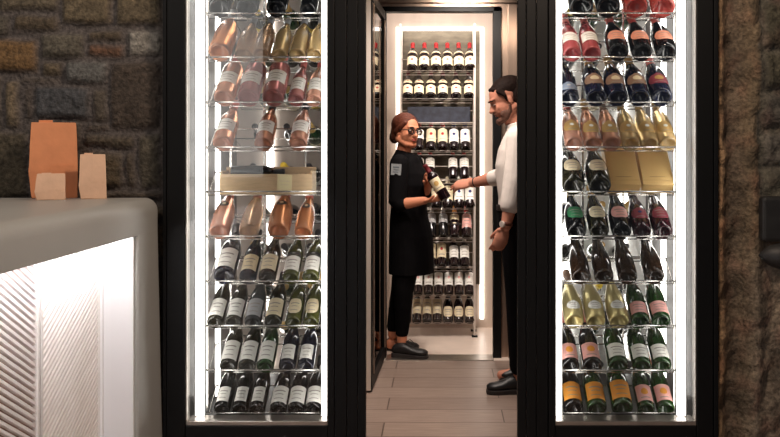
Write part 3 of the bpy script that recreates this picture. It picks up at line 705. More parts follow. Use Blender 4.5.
# bottles lying the other way behind the front rows
rb = random.Random(5)
REARSPEC = [B('burgundy', .036, 'black', 'darkfoil', [lab('white', .15, .42)]), B('champagne', .040, 'green', 'gold', [lab('cream', .16, .40)]), B('champagne', .040, 'navy', 'blue', []), B('bulged', .040, 'olive', 'yellow', [lab('yellow', .2, .42)])]
REARN = ['black bottle', 'green bottle with gold neck', 'navy bottle', 'olive bottle with yellow neck']
for side, xa, xb in (('left', xaL, xbL), ('right', xaR, xbR)):
    for row in range(10):
        if side == 'left' and row > 8: continue
        n = 3; zr = rowz(ROWY[row])
        for i in range(n):
            k = rb.choice([0, 0, 1, 2, 3] if side == 'right' else [0, 0, 1, 1, 3]); sp = REARSPEC[k]; Rr = sp[1]
            fr = (i + .5 + rb.uniform(-.12, .12)) / n; X = xa + .045 + (xb - xa - .09) * fr
            yaw = -14 if side == 'right' else 14
            # butt at the back, neck forward and up, lying on the two rear rods
            e = 14.04; ax = Vector((0, -math.cos(R(e)), math.sin(R(e)))); nrm = Vector((0, math.sin(R(e)), math.cos(R(e))))
            p = Vector((X, 4.31, zr)) + nrm * (Rr + RA + .001) - ax * .06
            o = bottle('wine_bottle', sp, p, e, f'{REARN[k]} behind the front row, {ORD[i]} from left, {ROWN[row]}, {side} cabinet', f'rear bottles in the {side} cabinet')
            o.rotation_euler = (R(90 - e), 0, 0)
            o.rotation_euler = (R(90 - e), 0, 0)
# wooden crate on the left cabinet's fifth shelf
zr = rowz(191.5)
cr = empty('wooden_crate', at(266, 191.5, 3.70)); cr.location.z = zr - .018
tag(cr, 'open pale wooden bottle crate with straw and paper tag on left cabinet shelf', 'crate')
w2 = .190
b = MB(); b.box(-w2, w2, -.006, .006, 0, .088); b.build('front_board', 'pine', cr, bevel=.001)
b = MB(); b.box(-w2, w2, .11, .122, 0.0, .115); b.build('back_board', 'pine', cr, bevel=.001)
b = MB(); b.box(-w2, -w2 + .01, .006, .11, 0, .1); b.box(w2 - .01, w2, .006, .11, 0, .1); b.build('end_board', 'pine', cr, bevel=.001)
b = MB(); b.box(-w2 + .01, w2 - .01, .006, .11, 0.0, .01); b.build('base_board', 'pine', cr)
b = MB()
for i in range(160):
    x = rb.uniform(-w2 + .03, w2 - .03); y = rb.uniform(.02, .095); z = rb.uniform(.055, .086); a = rb.uniform(0, 6.28); l = rb.uniform(.008, .018)
    b.tube([(x, y, z), (x + l * math.cos(a) * .5, y + l * .2 * math.sin(a), z + .004), (x + l * math.cos(a), y + l * .4 * math.sin(a), z - .003)], .0012, 5, dome=False)
b.box(-w2 + .012, w2 - .012, .012, .104, .012, .062)
so = b.build('straw_filling', 'straw', cr); so['kind'] = 'stuff'
b = MB(); b.box(.045, .105, -.0085, -.0065, .018, .092); b.mi = 1; b.box(.053, .097, -.0092, -.0086, .062, .066); b.box(.058, .092, -.0092, -.0086, .048, .051)
tg = b.build('paper_tag', ['paper_tag', 'paper_cream'], cr); tg.rotation_euler = (R(4), R(3), 0)
bp = bottle('wine_bottle', B('bordeaux', .026, 'black', 'darkfoil', [], .22), (cr.location.x - .155, cr.location.y + .058, cr.location.z + .096), 0, 'black bottle lying on straw in the wooden crate', None)
bp.rotation_euler = (0, R(90), 0)
# gold gift boxes on the right cabinet's fifth shelf
for k, (pa, pb) in enumerate(((607.5, 639), (641, 672.5))):
    Yc = 3.735; e = 47; zr = rowz(191.5)
    X = ((pa + pb) / 2 - VX) * Yc / F; hw = (pb - pa) / 2 * Yc / F - .001
    g = empty('gift_box', (X, Yc, zr - .018)); g.rotation_euler = (R(-(90 - e)), 0, 0)
    tag(g, ('flat gold card gift box leaning beside the dark shield label bottles' if k == 0 else 'flat gold card gift box leaning nearest the right LED strip'), 'box', 'gold gift boxes')
    b = MB(); b.box(-hw, hw, -.062, -.006, .028, .27); b.build('box_body', 'gold_card', g, bevel=.002)
    b = MB(); b.box(-hw - .0008, hw + .0008, -.0628, -.0052, .004, .027); b.build('box_lid', 'gold_card', g, bevel=.002)
    b = MB()
    for q in range(7): b.box(-.03 + q * .009, -.024 + q * .009, -.0626, -.0621, .045, .048)
    b.build('print_line', 'gold_card_print', g)

# ------------------------------------------------------------------ wine room: LED frame, dark panel, rack
lf = empty('led_frame', (-.015, 7.17, 0)); tag(lf, 'glowing rectangular light frame around the dark panel behind the rack', 'light')
rlab = lambda col, z0, z1, half=60, shape='rect', emb='text': (col, z0, z1, half, shape, emb)
zt_, zb_ = 2.40, .07
loc(MB().box(-.366, -.337, 7.184, 7.198, zb_, zt_), lf).build('led_strip', 'wine_room_led', lf)
loc(MB().box(.303, .334, 7.184, 7.198, zb_, zt_), lf).build('led_strip', 'wine_room_led', lf)
loc(MB().box(-.337, .303, 7.184, 7.198, zt_ - .03, zt_), lf).build('led_strip', 'wine_room_led', lf)
loc(MB().box(-.337, .303, 7.17, 7.198, .35, zt_ - .03), lf).build('back_panel', 'rack_back', lf)
YK = 6.86; sK = F / YK; KZ = lambda y: EYE - (y - VY) / sK
KR = [72, 100, 124, 152, 180.5, 209.5, 239, 268, 296, 324]
rk = empty('wine_rack', (0, YK, 0)); tag(rk, 'freestanding steel wire wine rack in front of the glowing light frame', 'rack')
xk0, xk1 = (400.5 - VX) / sK, (474.5 - VX) / sK
for x in (xk0, xk1):
    for y in (YK - .02, YK + .2):
        b = MB(); b.box(x - .008, x + .008, y - .008, y + .008, .012, KZ(24)); b.build('post', 'steel_bright', rk, bevel=.001).location = (0, -YK, 0)
        b = MB(); b.box(x - .022, x + .022, y - .02, y + .02, 0, .012); b.build('foot', 'black_metal', rk).location = (0, -YK, 0)
KE = 49.0
for y in KR:
    z = KZ(y); b = MB(); a = R(KE)
    yb2 = YK + .006; zb2 = z - .004
    def under(d): return yb2 + d * math.cos(a) + .0045 * math.sin(a), zb2 + d * math.sin(a) - .0045 * math.cos(a)
    def rod(yy, zz_, r=.0032): b.tube([(xk0, yy, zz_), (xk1, yy, zz_)], r, 6, dome=False)
    rod(YK - .006, z + .010); rod(*under(.008)); rod(*under(.15)); rod(YK + .012, z - .022, .0022)
    for x in (xk0, xk1): b.tube([(x, YK - .02, z + .01), (x, YK + .2, z + .01)], .003, 6, dome=False); b.tube([(x, YK - .02, z - .022), (x, YK + .1, z - .022), (x, *under(.15))], .003, 6, dome=False)
    b.build('wire_shelf', 'rack_rod', rk, smooth=True).location = (0, -YK, 0)
def KB(kind, g, cap, labs, Rr=.038, H=.285): return (kind, Rr, H, g, cap, .77, tuple(labs))
burg_red = KB('burgundy', 'wine', 'red', [rlab('cream', .06, .36, 70, 'rect', 'red'), rlab('cream', .50, .58, 80, 'rect', 'text')], .040, .28)
burg_dk = KB('burgundy', 'wine', 'darkred', [rlab('cream', .06, .34, 70, 'rect', 'red'), rlab('cream', .42, .54, 62, 'shield', 'red')], .039, .28)
bd_cream = KB('bordeaux', 'wine', 'red', [rlab('cream', .18, .64, 76, 'rect', 'red')])
bd_blue = KB('bordeaux', 'wine', 'blue', [rlab('white', .18, .62, 76, 'rect', 'blue')])
bd_white = KB('bordeaux', 'wine', 'red', [rlab('white', .30, .62, 72, 'rect', 'text')], .036)
bd_seal = KB('bordeaux', 'wine', 'white', [rlab('white', .16, .62, 74, 'rect', 'blue')], .039)
bd_crm2 = KB('bordeaux', 'wine', 'cream', [rlab('cream', .16, .62, 74)], .039)
bd_grey = KB('bordeaux', 'black', 'grey', [rlab('grey', .40, .70, 70)], .036)
bd_or = KB('bordeaux', 'wine', 'orange', [rlab('black', .3, .4, 70, 'rect', 'cream'), rlab('cream', .48, .66, 70)], .038)
bd_pk = KB('bordeaux', 'wine', 'red', [rlab('pink', .22, .68, 70)], .038)
bd_dk = KB('bordeaux', 'wine', 'darkfoil', [rlab('cream', .20, .66, 72, 'rect', 'red')], .037)
bd_w2 = KB('bordeaux', 'wine', 'white', [rlab('white', .20, .58, 70)], .036)
bd_p2 = KB('bordeaux', 'wine', 'darkfoil', [rlab('white', .22, .62, 66, 'rect', 'pink')], .0345)
bd_c3 = KB('bordeaux', 'wine', 'white', [rlab('cream', .20, .66, 68)], .035)
bg_c = KB('burgundy', 'wine', 'darkfoil', [rlab('cream', .08, .40, 66, 'shield', 'text')], .038)
RACK = [
 (0, [(x, burg_red, 'red-capped bottle with cream label') for x in (412, 424, 436, 447.5, 459, 470.3)]),
 (1, [(x, burg_dk, 'dark bottle with red crest and maroon cap') for x in (407.5, 418.8, 430.7, 442.8, 456.2, 469)]),
 (3, [(419, bd_white, 'red-capped bottle with white label'), (431, bd_cream, 'red-capped bottle with tall cream label'), (442.6, bd_cream, 'red-capped bottle with tall cream label'), (454, bd_blue, 'blue-capped bottle with white label'), (465.5, bd_blue, 'blue-capped bottle with white label')]),
 (4, [(419, bd_white, 'red-capped bottle with white label'), (430, bd_white, 'red-capped bottle with white label'), (453, bd_white, 'red-capped bottle with white label'), (464.5, bd_white, 'red-capped bottle with white label')]),
 (5, [(436.5, bd_crm2, 'bottle with large cream label'), (448, bd_crm2, 'bottle with large cream label'), (459.3, bd_seal, 'bottle with white label and blue seal'), (470.3, bd_seal, 'bottle with white label and blue seal')]),
 (6, [(431.5, bd_grey, 'black bottle with grey shoulder label'), (443.2, bd_grey, 'black bottle with grey shoulder label'), (454.6, bd_or, 'orange-capped bottle with two bands'), (466.8, bd_pk, 'red-capped bottle with pinkish label')]),
 (7, [(431, bd_dk, 'bottle with cream label and red mark'), (441.5, bd_dk, 'bottle with cream label and red mark'), (454, bd_w2, 'bottle with white label and pale cap'), (464.7, bd_w2, 'bottle with white label and pale cap')]),
 (8, [(x, bd_p2, 'bottle with white label and pink mark') for x in (418, 428.4, 438.6, 448.8, 459, 469.3)]),
 (9, [(406.5, bd_c3, 'bottle with tall cream label'), (416.8, bd_c3, 'bottle with tall cream label'), (427, bd_c3, 'bottle with tall cream label'), (437.2, bd_c3, 'bottle with tall cream label'), (448, bg_c, 'round-shouldered bottle with cream label'), (458.8, bg_c, 'round-shouldered bottle with cream label'), (469.7, bg_c, 'round-shouldered bottle with cream label')]),
]
KN = ['top', 'second', 'third', 'fourth', 'fifth', 'sixth', 'seventh', 'eighth', 'ninth', 'lowest']
for row, bs in RACK:
    for i, (px, sp, desc) in enumerate(bs):
        a = R(KE); Rr = sp[1]; z = KZ(KR[row])
        Yb = YK + .006; c = Vector((0, Yb - Rr * math.sin(a), z - .004 + Rr * math.cos(a)))
        X = (px - VX) * c.y / F
        bottle('wine_bottle', sp, (X, c.y, c.z), KE, f'{desc}, {ORD[i]} from left, {KN[row]} tier, far rack', f'bottles on the {KN[row]} tier of the far rack')
b = MB(); pz = KZ(KR[2]); b.box(xk0 + .05, xk1 - .03, YK + .055, YK + .07, pz + .012, pz + .135)
tag(b.build('blue_grey_board', 'blue_panel', bevel=.003), 'flat blue grey board standing on the bottle-free tier of the rack', 'board')

# ------------------------------------------------------------------ people
def hand(b, wrist, d, n, side, curl, spread=.5, k=1.0, thumb=1.0):
    # d: hand direction, n: direction the fingers curl to, side: +1/-1 thumb side along w
    d = Vector(d).normalized(); n = Vector(n); n = (n - d * n.dot(d)).normalized(); wv = d.cross(n) * side; wrist = Vector(wrist)
    b.tube([wrist - d * .03 * k, wrist, wrist + d * .03 * k, wrist + d * .065 * k, wrist + d * .088 * k], [.022 * k, .023 * k, .034 * k, .040 * k, .037 * k], 14, flat=.42, ref=n)
    for i, (o, l) in enumerate(((.028, .070), (.0095, .078), (-.0095, .072), (-.027, .058))):
        p = wrist + d * (.082 - (.006 if i in (0, 3) else 0)) * k + wv * o * k; dd = (d + wv * o * spread * 4).normalized(); pts = [p - d * .01 * k]
        pts.append(p); ang = 0
        cu = curl[i] if isinstance(curl, (list, tuple)) else curl
        for q, fr in enumerate((.45, .31, .24)):
            ang += R(cu * (1, 1.15, .7)[q]); v = dd * math.cos(ang) + n * math.sin(ang); pts.append(pts[-1] + v * l * fr * k)
        b.tube(pts, [.009 * k, .0092 * k, .0086 * k, .0078 * k, .0066 * k], 8)
    p = wrist + d * .02 * k + wv * .026 * k; t1 = (d * .75 + wv * .6 / thumb + n * .35 * thumb).normalized(); t2 = (d * .9 + wv * .15 / thumb ** 2 + n * .6 * thumb).normalized()
    b.tube([p, p + t1 * .034 * k, p + t1 * .034 * k + t2 * .030 * k, p + t1 * .034 * k + t2 * .054 * k], [.014 * k, .0115 * k, .0102 * k, .008 * k], 8)

def head(b, c, fwd, up, k=1.0):
    # c centre of head; frame: f forward, r right, u up
    f = Vector(fwd).normalized(); u = Vector(up); u = (u - f * u.dot(f)).normalized(); r = f.cross(u)
    rot = Matrix((f, r, u)).transposed(); c = Vector(c)
    P = lambda x, y, z: c + (f * x + r * y + u * z) * k
    b.ball(P(-.012, 0, .035), (.092 * k, .074 * k, .083 * k), rot, 20, 14)                       # cranium
    b.ball(P(.018, 0, -.026), (.068 * k, .064 * k, .076 * k), rot, 18, 12)                       # face
    b.ball(P(.045, 0, -.083), (.032 * k, .034 * k, .025 * k), rot)                               # chin
    b.tube([P(-.02, .05, -.05), P(.035, .028, -.080)], .028 * k); b.tube([P(-.02, -.05, -.05), P(.035, -.028, -.080)], .028 * k)   # jaw
    b.tube([P(.074, 0, .018), P(.092, 0, -.012), P(.1, 0, -.024)], [.009 * k, .0105 * k, .012 * k], 10)   # nose
    b.ball(P(.088, .010, -.026), .008 * k); b.ball(P(.088, -.010, -.026), .008 * k)
    b.tube([P(.064, .04, .034), P(.078, .018, .032), P(.080, 0, .028), P(.078, -.018, .032), P(.064, -.04, .034)], .009 * k, 8)  # brow
    b.ball(P(.048, .036, -.020), (.022 * k, .02 * k, .022 * k), rot); b.ball(P(.048, -.036, -.020), (.022 * k, .02 * k, .022 * k), rot)  # cheeks
    b.ball(P(.078, 0, -.052), (.011 * k, .022 * k, .010 * k), rot)                               # mouth
    for s in (1, -1): b.ball(P(-.014, .073 * s, -.008), (.015 * k, .007 * k, .026 * k), rot)      # ears
    return P, rot, f, r, u

# ---------------- woman
Yf = 6.24
def Wp(px, py, dy=0): return at(px, py, Yf + dy)
wo = empty('person', (Wp(405, 0).x, Yf, 0)); 
tag(wo, 'person in black uniform and glasses standing in the doorway, presenting a wine bottle', 'person')
def pbuild(b, name, m, root, vox=.0055, it=4):
    loc(b, root); o = b.build(name, m, root, smooth=True); smooth_mod(o, vox, it); return o
F_W = Vector((1, -.42, 0)).normalized(); R_W = Vector((-.42, -1, 0)).normalized()   # her forward and her right
def torso_rings(L, fv, rv): return [(Vector(c), fv * a, rv * bb) for c, a, bb in L]
def body_w(b, g=0.0):
    L = [(Wp(408, 154), .05, .05), (Wp(407, 159), .075, .10), (Wp(406, 164), .092, .150), (Wp(408, 173), .110, .168), (Wp(410, 185), .122, .160), (Wp(409, 197), .108, .142), (Wp(408, 208), .104, .135), (Wp(409, 222), .118, .152), (Wp(411, 238), .132, .168), (Wp(411, 250), .128, .165)]
    b.rings(torso_rings([(c, a + g, bb + g) for c, a, bb in L], F_W, R_W), 28)
b = MB(); body_w(b, -.012)
b.tube([Wp(402, 159), Wp(403.5, 152), Wp(405, 144)], [.062, .052, .05], 14)
hf = Vector((.66, -.75, -.03)); Pw, rotw, fw, rw, uw = head(b, Wp(407.2, 132.2, -.02), hf, (0.10, 0, 1), 1.0)
# arms: right (near) and left (far)
sR = Wp(399.5, 164, -.15); eR = Wp(397, 205, -.20); wR = Wp(424.5, 200.5, -.24)
sL = Wp(414, 163, .12); eL = Wp(424, 197, .03); wL = Wp(428.5, 180.5, -.10)
b.tube([sR, sR.lerp(eR, .5), eR, eR.lerp(wR, .35), wR], [.052, .046, .041, .039, .026], 14)
b.tube([sL, sL.lerp(eL, .5), eL, eL.lerp(wL, .4), wL], [.052, .046, .040, .036, .026], 14)
# held bottle axis
bt0 = Wp(446.2, 199, -.30); bt1 = Wp(425.8, 166.5, -.26); bax = (bt1 - bt0).normalized()
hand(b, wR, Wp(436, 199.5, -.26) - Wp(424.5, 200.5, -.24), (.1, -.25, 1), 1, (34, 36, 38, 40), .5, .95)
hand(b, wL, Wp(427.5, 170, -.22) - wL, (.2, -1, .1), -1, (48, 50, 52, 52), .3, .9)
# legs
hR = Wp(408, 250, -.07); kR = Wp(404, 292, -.10); aR = Wp(402, 333, -.07)
hL = Wp(408, 250, .09); kL = Wp(400, 290, .08); aL = Wp(393, 328, .12)
b.tube([hR, hR.lerp(kR, .5), kR, kR.lerp(aR, .35), aR, aR + Vector((0, 0, -.06))], [.085, .075, .055, .052, .036, .036], 16)
b.tube([hL, hL.lerp(kL, .5), kL, kL.lerp(aL, .35), aL, aL + Vector((0, 0, -.05))], [.085, .075, .055, .052, .036, .036], 16)
tR = Wp(418, 351, -.10); tL = Wp(404, 346, .10)
b.tube([Vector((aR.x - .02, aR.y, .05)), Vector((tR.x, tR.y, .035))], [.035, .03], 12); b.tube([Vector((aL.x - .02, aL.y, .05)), Vector((tL.x, tL.y, .035))], [.035, .03], 12)
pbuild(b, 'body', 'skin_woman', wo, .005, 3)
# face details
def face(P, rot, f, r, u, root, brow_m, lipm, k=1):
    b = MB(); b.ball(P(.083, 0, -.0495), (.006, .021, .0045), rot); b.ball(P(.083, 0, -.0575), (.006, .018, .0050), rot); loc(b, root).build('lips', lipm, root, smooth=True)
    for s in (1, -1):
        b = MB(); b.ball(P(.0735, .030 * s, .006 - .002 * (1 - k)), (.009, .014, .0075 - .0045 * (1 - k)), rot); o = loc(b, root).build('eye', ['eye_white', 'eye_dark'], root, smooth=True)
        b = MB(); b.ball(P(.0800, .029 * s, .006 - .002 * (1 - k)), (.0042, .0058 + .004 * (1 - k), .0062 - .0032 * (1 - k)), rot); loc(b, root).build('iris', 'eye_dark', root, smooth=True)
        b = MB(); b.tube([P(.076, .046 * s, .026), P(.085, .030 * s, .033), P(.088, .014 * s, .029)], [.0025, .004, .0035], 8); loc(b, root).build('eyebrow', brow_m, root, smooth=True)
face(Pw, rotw, fw, rw, uw, wo, 'hair_dark', 'lips')
b = MB()
b.ball(Pw(-.034, 0, .050), (.102, .090, .088), rotw, 20, 14); b.ball(Pw(-.056, 0, .0), (.080, .084, .080), rotw)
b.tube([Pw(.020, -.062, .075), Pw(.040, -.02, .100), Pw(.020, .040, .098)], .012); b.tube([Pw(.045, .062, .06), Pw(.015, .077, .03), Pw(-.02, .076, .0)], [.012, .014, .02])
b.tube([Pw(.045, -.062, .06), Pw(.015, -.077, .03), Pw(-.02, -.076, .0)], [.012, .014, .02])
b.ball(Pw(-.125, .005, -.035), (.040, .042, .048), rotw)
b.tube([Pw(-.06, .06, -.04), Pw(-.09, .02, -.045), Pw(-.12, 0, -.04)], .026); b.tube([Pw(-.06, -.06, -.04), Pw(-.09, -.02, -.045), Pw(-.12, 0, -.04)], .026)
pbuild(b, 'hair', 'hair_auburn', wo, .006, 3)
b = MB()
for s in (1, -1):
    c = [Pw(.098 - .012 * abs(math.cos(t)) * (1 if math.cos(t) * s > 0 else .2), .034 * s + .027 * math.cos(t), .004 + .019 * math.sin(t)) for t in [i * math.pi / 8 for i in range(17)]]
    b.tube(c, .0030, 8, dome=False)
    b.tube([Pw(.088, .061 * s, .012), Pw(.04, .081 * s, .012), Pw(-.02, .084 * s, .010), Pw(-.035, .083 * s, -.008)], .0028, 8)
b.tube([Pw(.099, .009, .010), Pw(.101, 0, .013), Pw(.099, -.009, .010)], .0024, 8)
gl = loc(b, wo).build('glasses', 'black_gap', wo, smooth=True)
for s in (1, -1):
    b = MB(); b.ball(Pw(.090, .034 * s, .004), (.0015, .025, .017), rotw); loc(b, wo).build('lens', 'lens_glass', gl, smooth=True)
# jacket
b = MB(); body_w(b, .006)
b.tube([Wp(402.5, 160), Wp(403.5, 155), Wp(404.5, 151)], [.078, .064, .060], 18, dome=False)
b.tube([sR, sR.lerp(eR, .5), sR.lerp(eR, .93), eR.lerp(wR, .12)], [.068, .062, .060, .054], 16)
b.tube([sL, sL.lerp(eL, .5), eL, eL.lerp(wL, .1)], [.066, .060, .056, .052], 16)
pbuild(b, 'jacket', 'black_cloth', wo, .006, 3)
b = MB()
LA = [(Wp(409, 204), .118, .150), (Wp(409, 215), .124, .160), (Wp(411, 235), .145, .182), (Wp(411.5, 255), .150, .185), (Wp(411.5, 273), .152, .186)]
b.rings(torso_rings(LA, F_W, R_W), 28)
pbuild(b, 'apron', 'black_cloth', wo, .006, 2)
b = MB(); b.tube([hR, hR.lerp(kR, .5), kR, kR.lerp(aR, .35), aR.lerp(kR, .03)], [.095, .084, .064, .060, .046], 16); pb = b
b.tube([hL, hL.lerp(kL, .5), kL, kL.lerp(aL, .35), aL.lerp(kL, .03)], [.095, .084, .064, .060, .046], 16)
pbuild(b, 'trousers', 'black_cloth', wo, .006, 2)
# sleeve badge
bc = Wp(396, 169.5, -.222)
b = MB(); b.rings([(bc + Vector((0, 0, z)), Vector((.036, 0, 0)), Vector((0, .001, 0))) for z in (-.034, .034)], 4)
b = MB(); Tm = Matrix.Translation(bc) @ Matrix.Rotation(R(-14), 4, 'Z') @ Matrix.Rotation(R(3), 4, 'Y'); b.box(-.034, .034, -.002, .012, -.037, .037, Tm); b.mi = 1
b.box(-.022, .022, -.003, -.0019, .010, .020, Tm); b.box(-.016, .018, -.003, -.0019, -.006, .001, Tm); b.box(-.020, .016, -.003, -.0019, -.020, -.014, Tm)
loc(b, wo).build('sleeve_badge', ['patch_grey', 'patch_mark'], wo)['label'] = 'light grey badge on the sleeve'
def shoe(root, heel, toe, side_w, trainer=True):
    heel = Vector(heel); toe = Vector(toe); d = (toe - heel); L = d.length; d.normalize(); s_ = Vector((-d.y, d.x, 0)); U = Vector((0, 0, 1))
    st = [(0, .030, .012, .055), (.08, .036, .0, .075), (.25, .038, 0, .088), (.42, .040, 0, .078), (.60, .046, 0, .056), (.78, .048, 0, .048), (.92, .040, .002, .042), (1.0, .020, .006, .030)]
    b = MB(); rings = []
    for t, wd, lo, hi in st:
        c = heel + d * L * t; rr = []
        for i in range(16):
            a = 2 * math.pi * i / 16; cx = math.cos(a); sz = math.sin(a)
            rr.append(c + s_ * wd * (abs(cx) ** .7) * (1 if cx > 0 else -1) * (1 - .25 * max(0, sz)) + U * (.020 + lo + (hi - lo) * (sz + 1) / 2 * .95))
        rings.append(rr)
    b.loft(rings); o = loc(b, root).build('shoe', 'shoe_black', root, smooth=True)
    b = MB(); rings = []
    for t, wd, lo, hi in st:
        c = heel + d * (L * (t * 1.02 - .01)); wd += .003
        rings.append([c - s_ * wd + U * .001, c + s_ * wd + U * .001, c + s_ * wd + U * (.024 + .006 * (1 - t)), c - s_ * wd + U * (.024 + .006 * (1 - t))])
    b.loft(rings); o2 = b.build('sole', 'shoe_sole', o, bevel=.003)
    loc2 = Vector(root.location); b2 = o2.data
    for v in b2.vertices: v.co = v.co - loc2
    if trainer:
        b = MB()
        for q in range(4):
            c = heel + d * L * (.40 + .075 * q) + U * (.100 - .011 * q) - Vector(root.location)
            b.tube([c - s_ * .022, c + U * .004, c + s_ * .022 + d * .008], .0026, 6)
        c = heel + d * L * .38 + U * .107 - Vector(root.location)
        for sg in (1, -1): b.tube([c, c + s_ * .03 * sg + d * .02 + U * .01, c + s_ * .035 * sg + d * .05 - U * .015], .0024, 6)
        b.build('laces', 'lace', o)
    return o
shoe(wo, (Wp(393.5, 0).x, 6.16, .0065), (Wp(427, 0).x + .005, 6.10, .0065), 1)
shoe(wo, (Wp(384.5, 0).x + .005, 6.40, 0.0), (Wp(418, 0).x, 6.33, 0.0), 1)
# the bottle she holds
hb = KB('bordeaux', 'wine', 'darkred', [rlab('cream', .26, .58, 62, 'rect', 'gold')], .038, (bt1 - bt0).length + .012)
o = bottle('wine_bottle', hb, bt0, 90, 'dark red wine bottle held tilted in both hands of the person in black', None)
q = bax.to_track_quat('Z', 'Y')
# turn the label to the camera
zax = bax; yax = Vector((0, 1, 0)) - zax * zax.y; yax.normalize(); xax = yax.cross(zax)
o.rotation_euler = Matrix((xax, yax, zax)).transposed().to_euler()

# ---------------- man
Ym = 5.26
def Mp(px, py, dy=0): return at(px, py, Ym + dy)
mn = empty('person', (Mp(520, 0).x, Ym, 0)); tag(mn, 'bearded person in white shirt and black trousers reaching toward the bottle', 'person')
F_M = Vector((-1, .12, 0)).normalized(); R_M = Vector((.12, 1, 0)).normalized()
ML = [(Mp(522, 126), .06, .07), (Mp(522, 131), .085, .14), (Mp(522, 137), .105, .190), (Mp(520.5, 150), .128, .205), (Mp(519, 165), .135, .195), (Mp(519, 182), .128, .180), (Mp(520, 198), .122, .168), (Mp(520, 212), .126, .172), (Mp(521, 226), .130, .175)]
def body_m(b, g): b.rings(torso_rings([(c, a + g, bb + g) for c, a, bb in ML], F_M, R_M), 28)
b = MB(); body_m(b, -.012)
b.tube([Mp(521, 132), Mp(516.5, 124), Mp(511, 113)], [.066, .062, .060], 14)
Pm, rotm, fm, rm, um = head(b, Mp(505.5, 101), (-.93, -.10, -.42), (-.38, 0, 1), 1.04)
sN = Mp(519, 139, -.18); eN = Mp(514.5, 182, -.22); wN = Mp(506, 226, -.24)            # near, left arm hanging
sF = Mp(519, 139, .19); eF = Mp(503, 176, .36); wF = at(473, 183, 5.76)               # far, right arm reaching
b.tube([sN, sN.lerp(eN, .5), eN, eN.lerp(wN, .35), wN], [.058, .052, .046, .044, .030], 14)
b.tube([sF, sF.lerp(eF, .5), eF, eF.lerp(wF, .35), wF], [.058, .052, .046, .044, .030], 14)
hand(b, wN + Vector((-.004, 0, -.012)), Mp(499.5, 243, -.24) - Mp(506, 226, -.24), (-.15, 1, .0), -1, (20, 24, 28, 32), .2, 1.08, 1.9)
hand(b, wF, at(451, 185.5, 5.84) - wF, (-.1, .75, -.7), -1, (14, 10, 10, 16), .8, 1.15)
hN = Mp(520, 224, -.09); kN = Mp(519, 293, -.05); aN = Mp(520, 366, .0); hF = Mp(520, 224, .10); kF = Mp(521, 290, .16); aF = Mp(524, 352, .28)
for h_, k_, a_ in ((hN, kN, aN), (hF, kF, aF)): b.tube([h_, h_.lerp(k_, .5), k_, k_.lerp(a_, .35), a_, Vector((a_.x, a_.y, .07))], [.095, .084, .062, .058, .042, .038], 16)
b.tube([Vector((aN.x + .02, aN.y, .055)), Vector((Mp(497, 0).x, aN.y, .035))], [.036, .03], 12); b.tube([Vector((aF.x + .02, aF.y, .055)), Vector((Mp(505, 0).x, aF.y, .035))], [.036, .03], 12)
pbuild(b, 'body', 'skin_man', mn, .005, 3)
face(Pm, rotm, fm, rm, um, mn, 'hair_dark', 'lips', .0)
b = MB(); b.ball(Pm(-.036, 0, .060), (.103, .079, .076), rotm, 20, 14); b.ball(Pm(-.068, 0, .01), (.068, .078, .09), rotm); b.ball(Pm(-.085, 0, -.05), (.045, .055, .05), rotm)
b.tube([Pm(.045, -.04, .082), Pm(.056, 0, .092), Pm(.045, .04, .082)], .011)
for s in (1, -1): b.tube([Pm(.03, .068 * s, .065), Pm(.005, .078 * s, .03), Pm(.004, .074 * s, -.004)], [.014, .012, .007])
pbuild(b, 'hair', 'hair_dark', mn, .006, 3)
b = MB()
for s in (1, -1): b.tube([Pm(.0, .072 * s, -.03), Pm(.01, .066 * s, -.06), Pm(.04, .046 * s, -.085), Pm(.074, .018 * s, -.092), Pm(.08, 0, -.094)], [.008, .012, .019, .021, .022])
for s in (1, -1): b.ball(Pm(.036, .046 * s, -.062), (.034, .020, .026), rotm)
b.tube([Pm(.082, .022, -.050), Pm(.092, 0, -.040), Pm(.082, -.022, -.050)], .0065)
pbuild(b, 'beard', 'beard', mn, .0055, 2)
b = MB(); body_m(b, .004)
b.tube([Mp(520.5, 133), Mp(518, 127), Mp(516.5, 122)], [.085, .075, .070], 18, dome=False)
b.tube([sN, sN.lerp(eN, .5), eN, eN.lerp(wN, .52)], [.074, .070, .066, .058], 16)
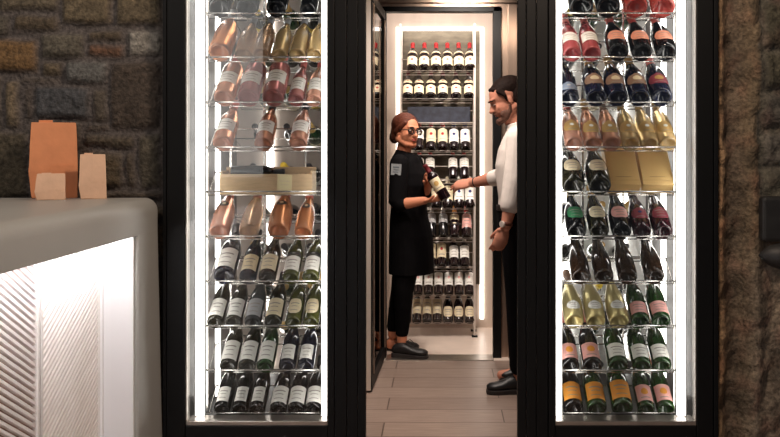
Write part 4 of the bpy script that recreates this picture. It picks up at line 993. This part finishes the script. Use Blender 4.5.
b.tube([sF, sF.lerp(eF, .5), eF, eF.lerp(wF, .30)], [.074, .068, .062, .052], 16)
pbuild(b, 'shirt', 'white_cloth', mn, .006, 3)
b = MB(); 
b.rings(torso_rings([(Mp(520, 204), .133, .178), (Mp(520, 216), .136, .184), (Mp(521, 230), .140, .188), (Mp(521, 240), .120, .17)], F_M, R_M), 24)
for h_, k_, a_ in ((hN, kN, aN), (hF, kF, aF)): b.tube([h_, h_.lerp(k_, .5), k_, k_.lerp(a_, .35), a_], [.115, .100, .080, .074, .062], 16)
pbuild(b, 'trousers', 'trouser_cloth', mn, .006, 3)
b = MB(); b.rings([(c, u * 1.0, v) for c, u, v in torso_rings([(Mp(520, 205), .139, .184), (Mp(520, 210), .139, .185)], F_M, R_M)], 28); loc(b, mn).build('belt', 'leather_dark', mn, smooth=False)
# watch
wd = (wN - eN).normalized(); wc = wN - wd * .012
def cuff(c, d, r0, hw, name, m, root):
    u = d.orthogonal().normalized(); v = d.cross(u); b = MB()
    b.rings([(c - d * hw, u * r0, v * r0), (c - d * hw * .8, u * (r0 + .003), v * (r0 + .003)), (c + d * hw * .8, u * (r0 + .003), v * (r0 + .003)), (c + d * hw, u * r0, v * r0)], 24)
    return loc(b, root).build(name, m, root, smooth=True)
cuff(wc, wd, .032, .010, 'watch_strap', 'leather_brown', mn)
dirw = Vector((-.75, -.65, 0)).normalized(); b = MB(); c0 = wc + dirw * .034; u = dirw.cross(Vector((0, 0, 1))).normalized(); v = dirw.cross(u)
b.rings([(c0 - dirw * .006, u * .019, v * .019), (c0 + dirw * .003, u * .019, v * .019), (c0 + dirw * .005, u * .016, v * .016)], 20); loc(b, mn).build('watch_case', 'steel_bright', mn)['label'] = 'round silver watch case'
fd = (wF - eF).normalized(); cuff(wF - fd * .02, fd, .031, .004, 'bracelet', 'leather_dark', mn)
shoe(mn, (Mp(523, 0).x, aN.y, 0), (Mp(486, 0).x + .004, aN.y - .01, 0), 1, False)
shoe(mn, (Mp(530, 0).x, aF.y, 0), (Mp(508, 0).x - .03, aF.y + .01, 0), 1, False)
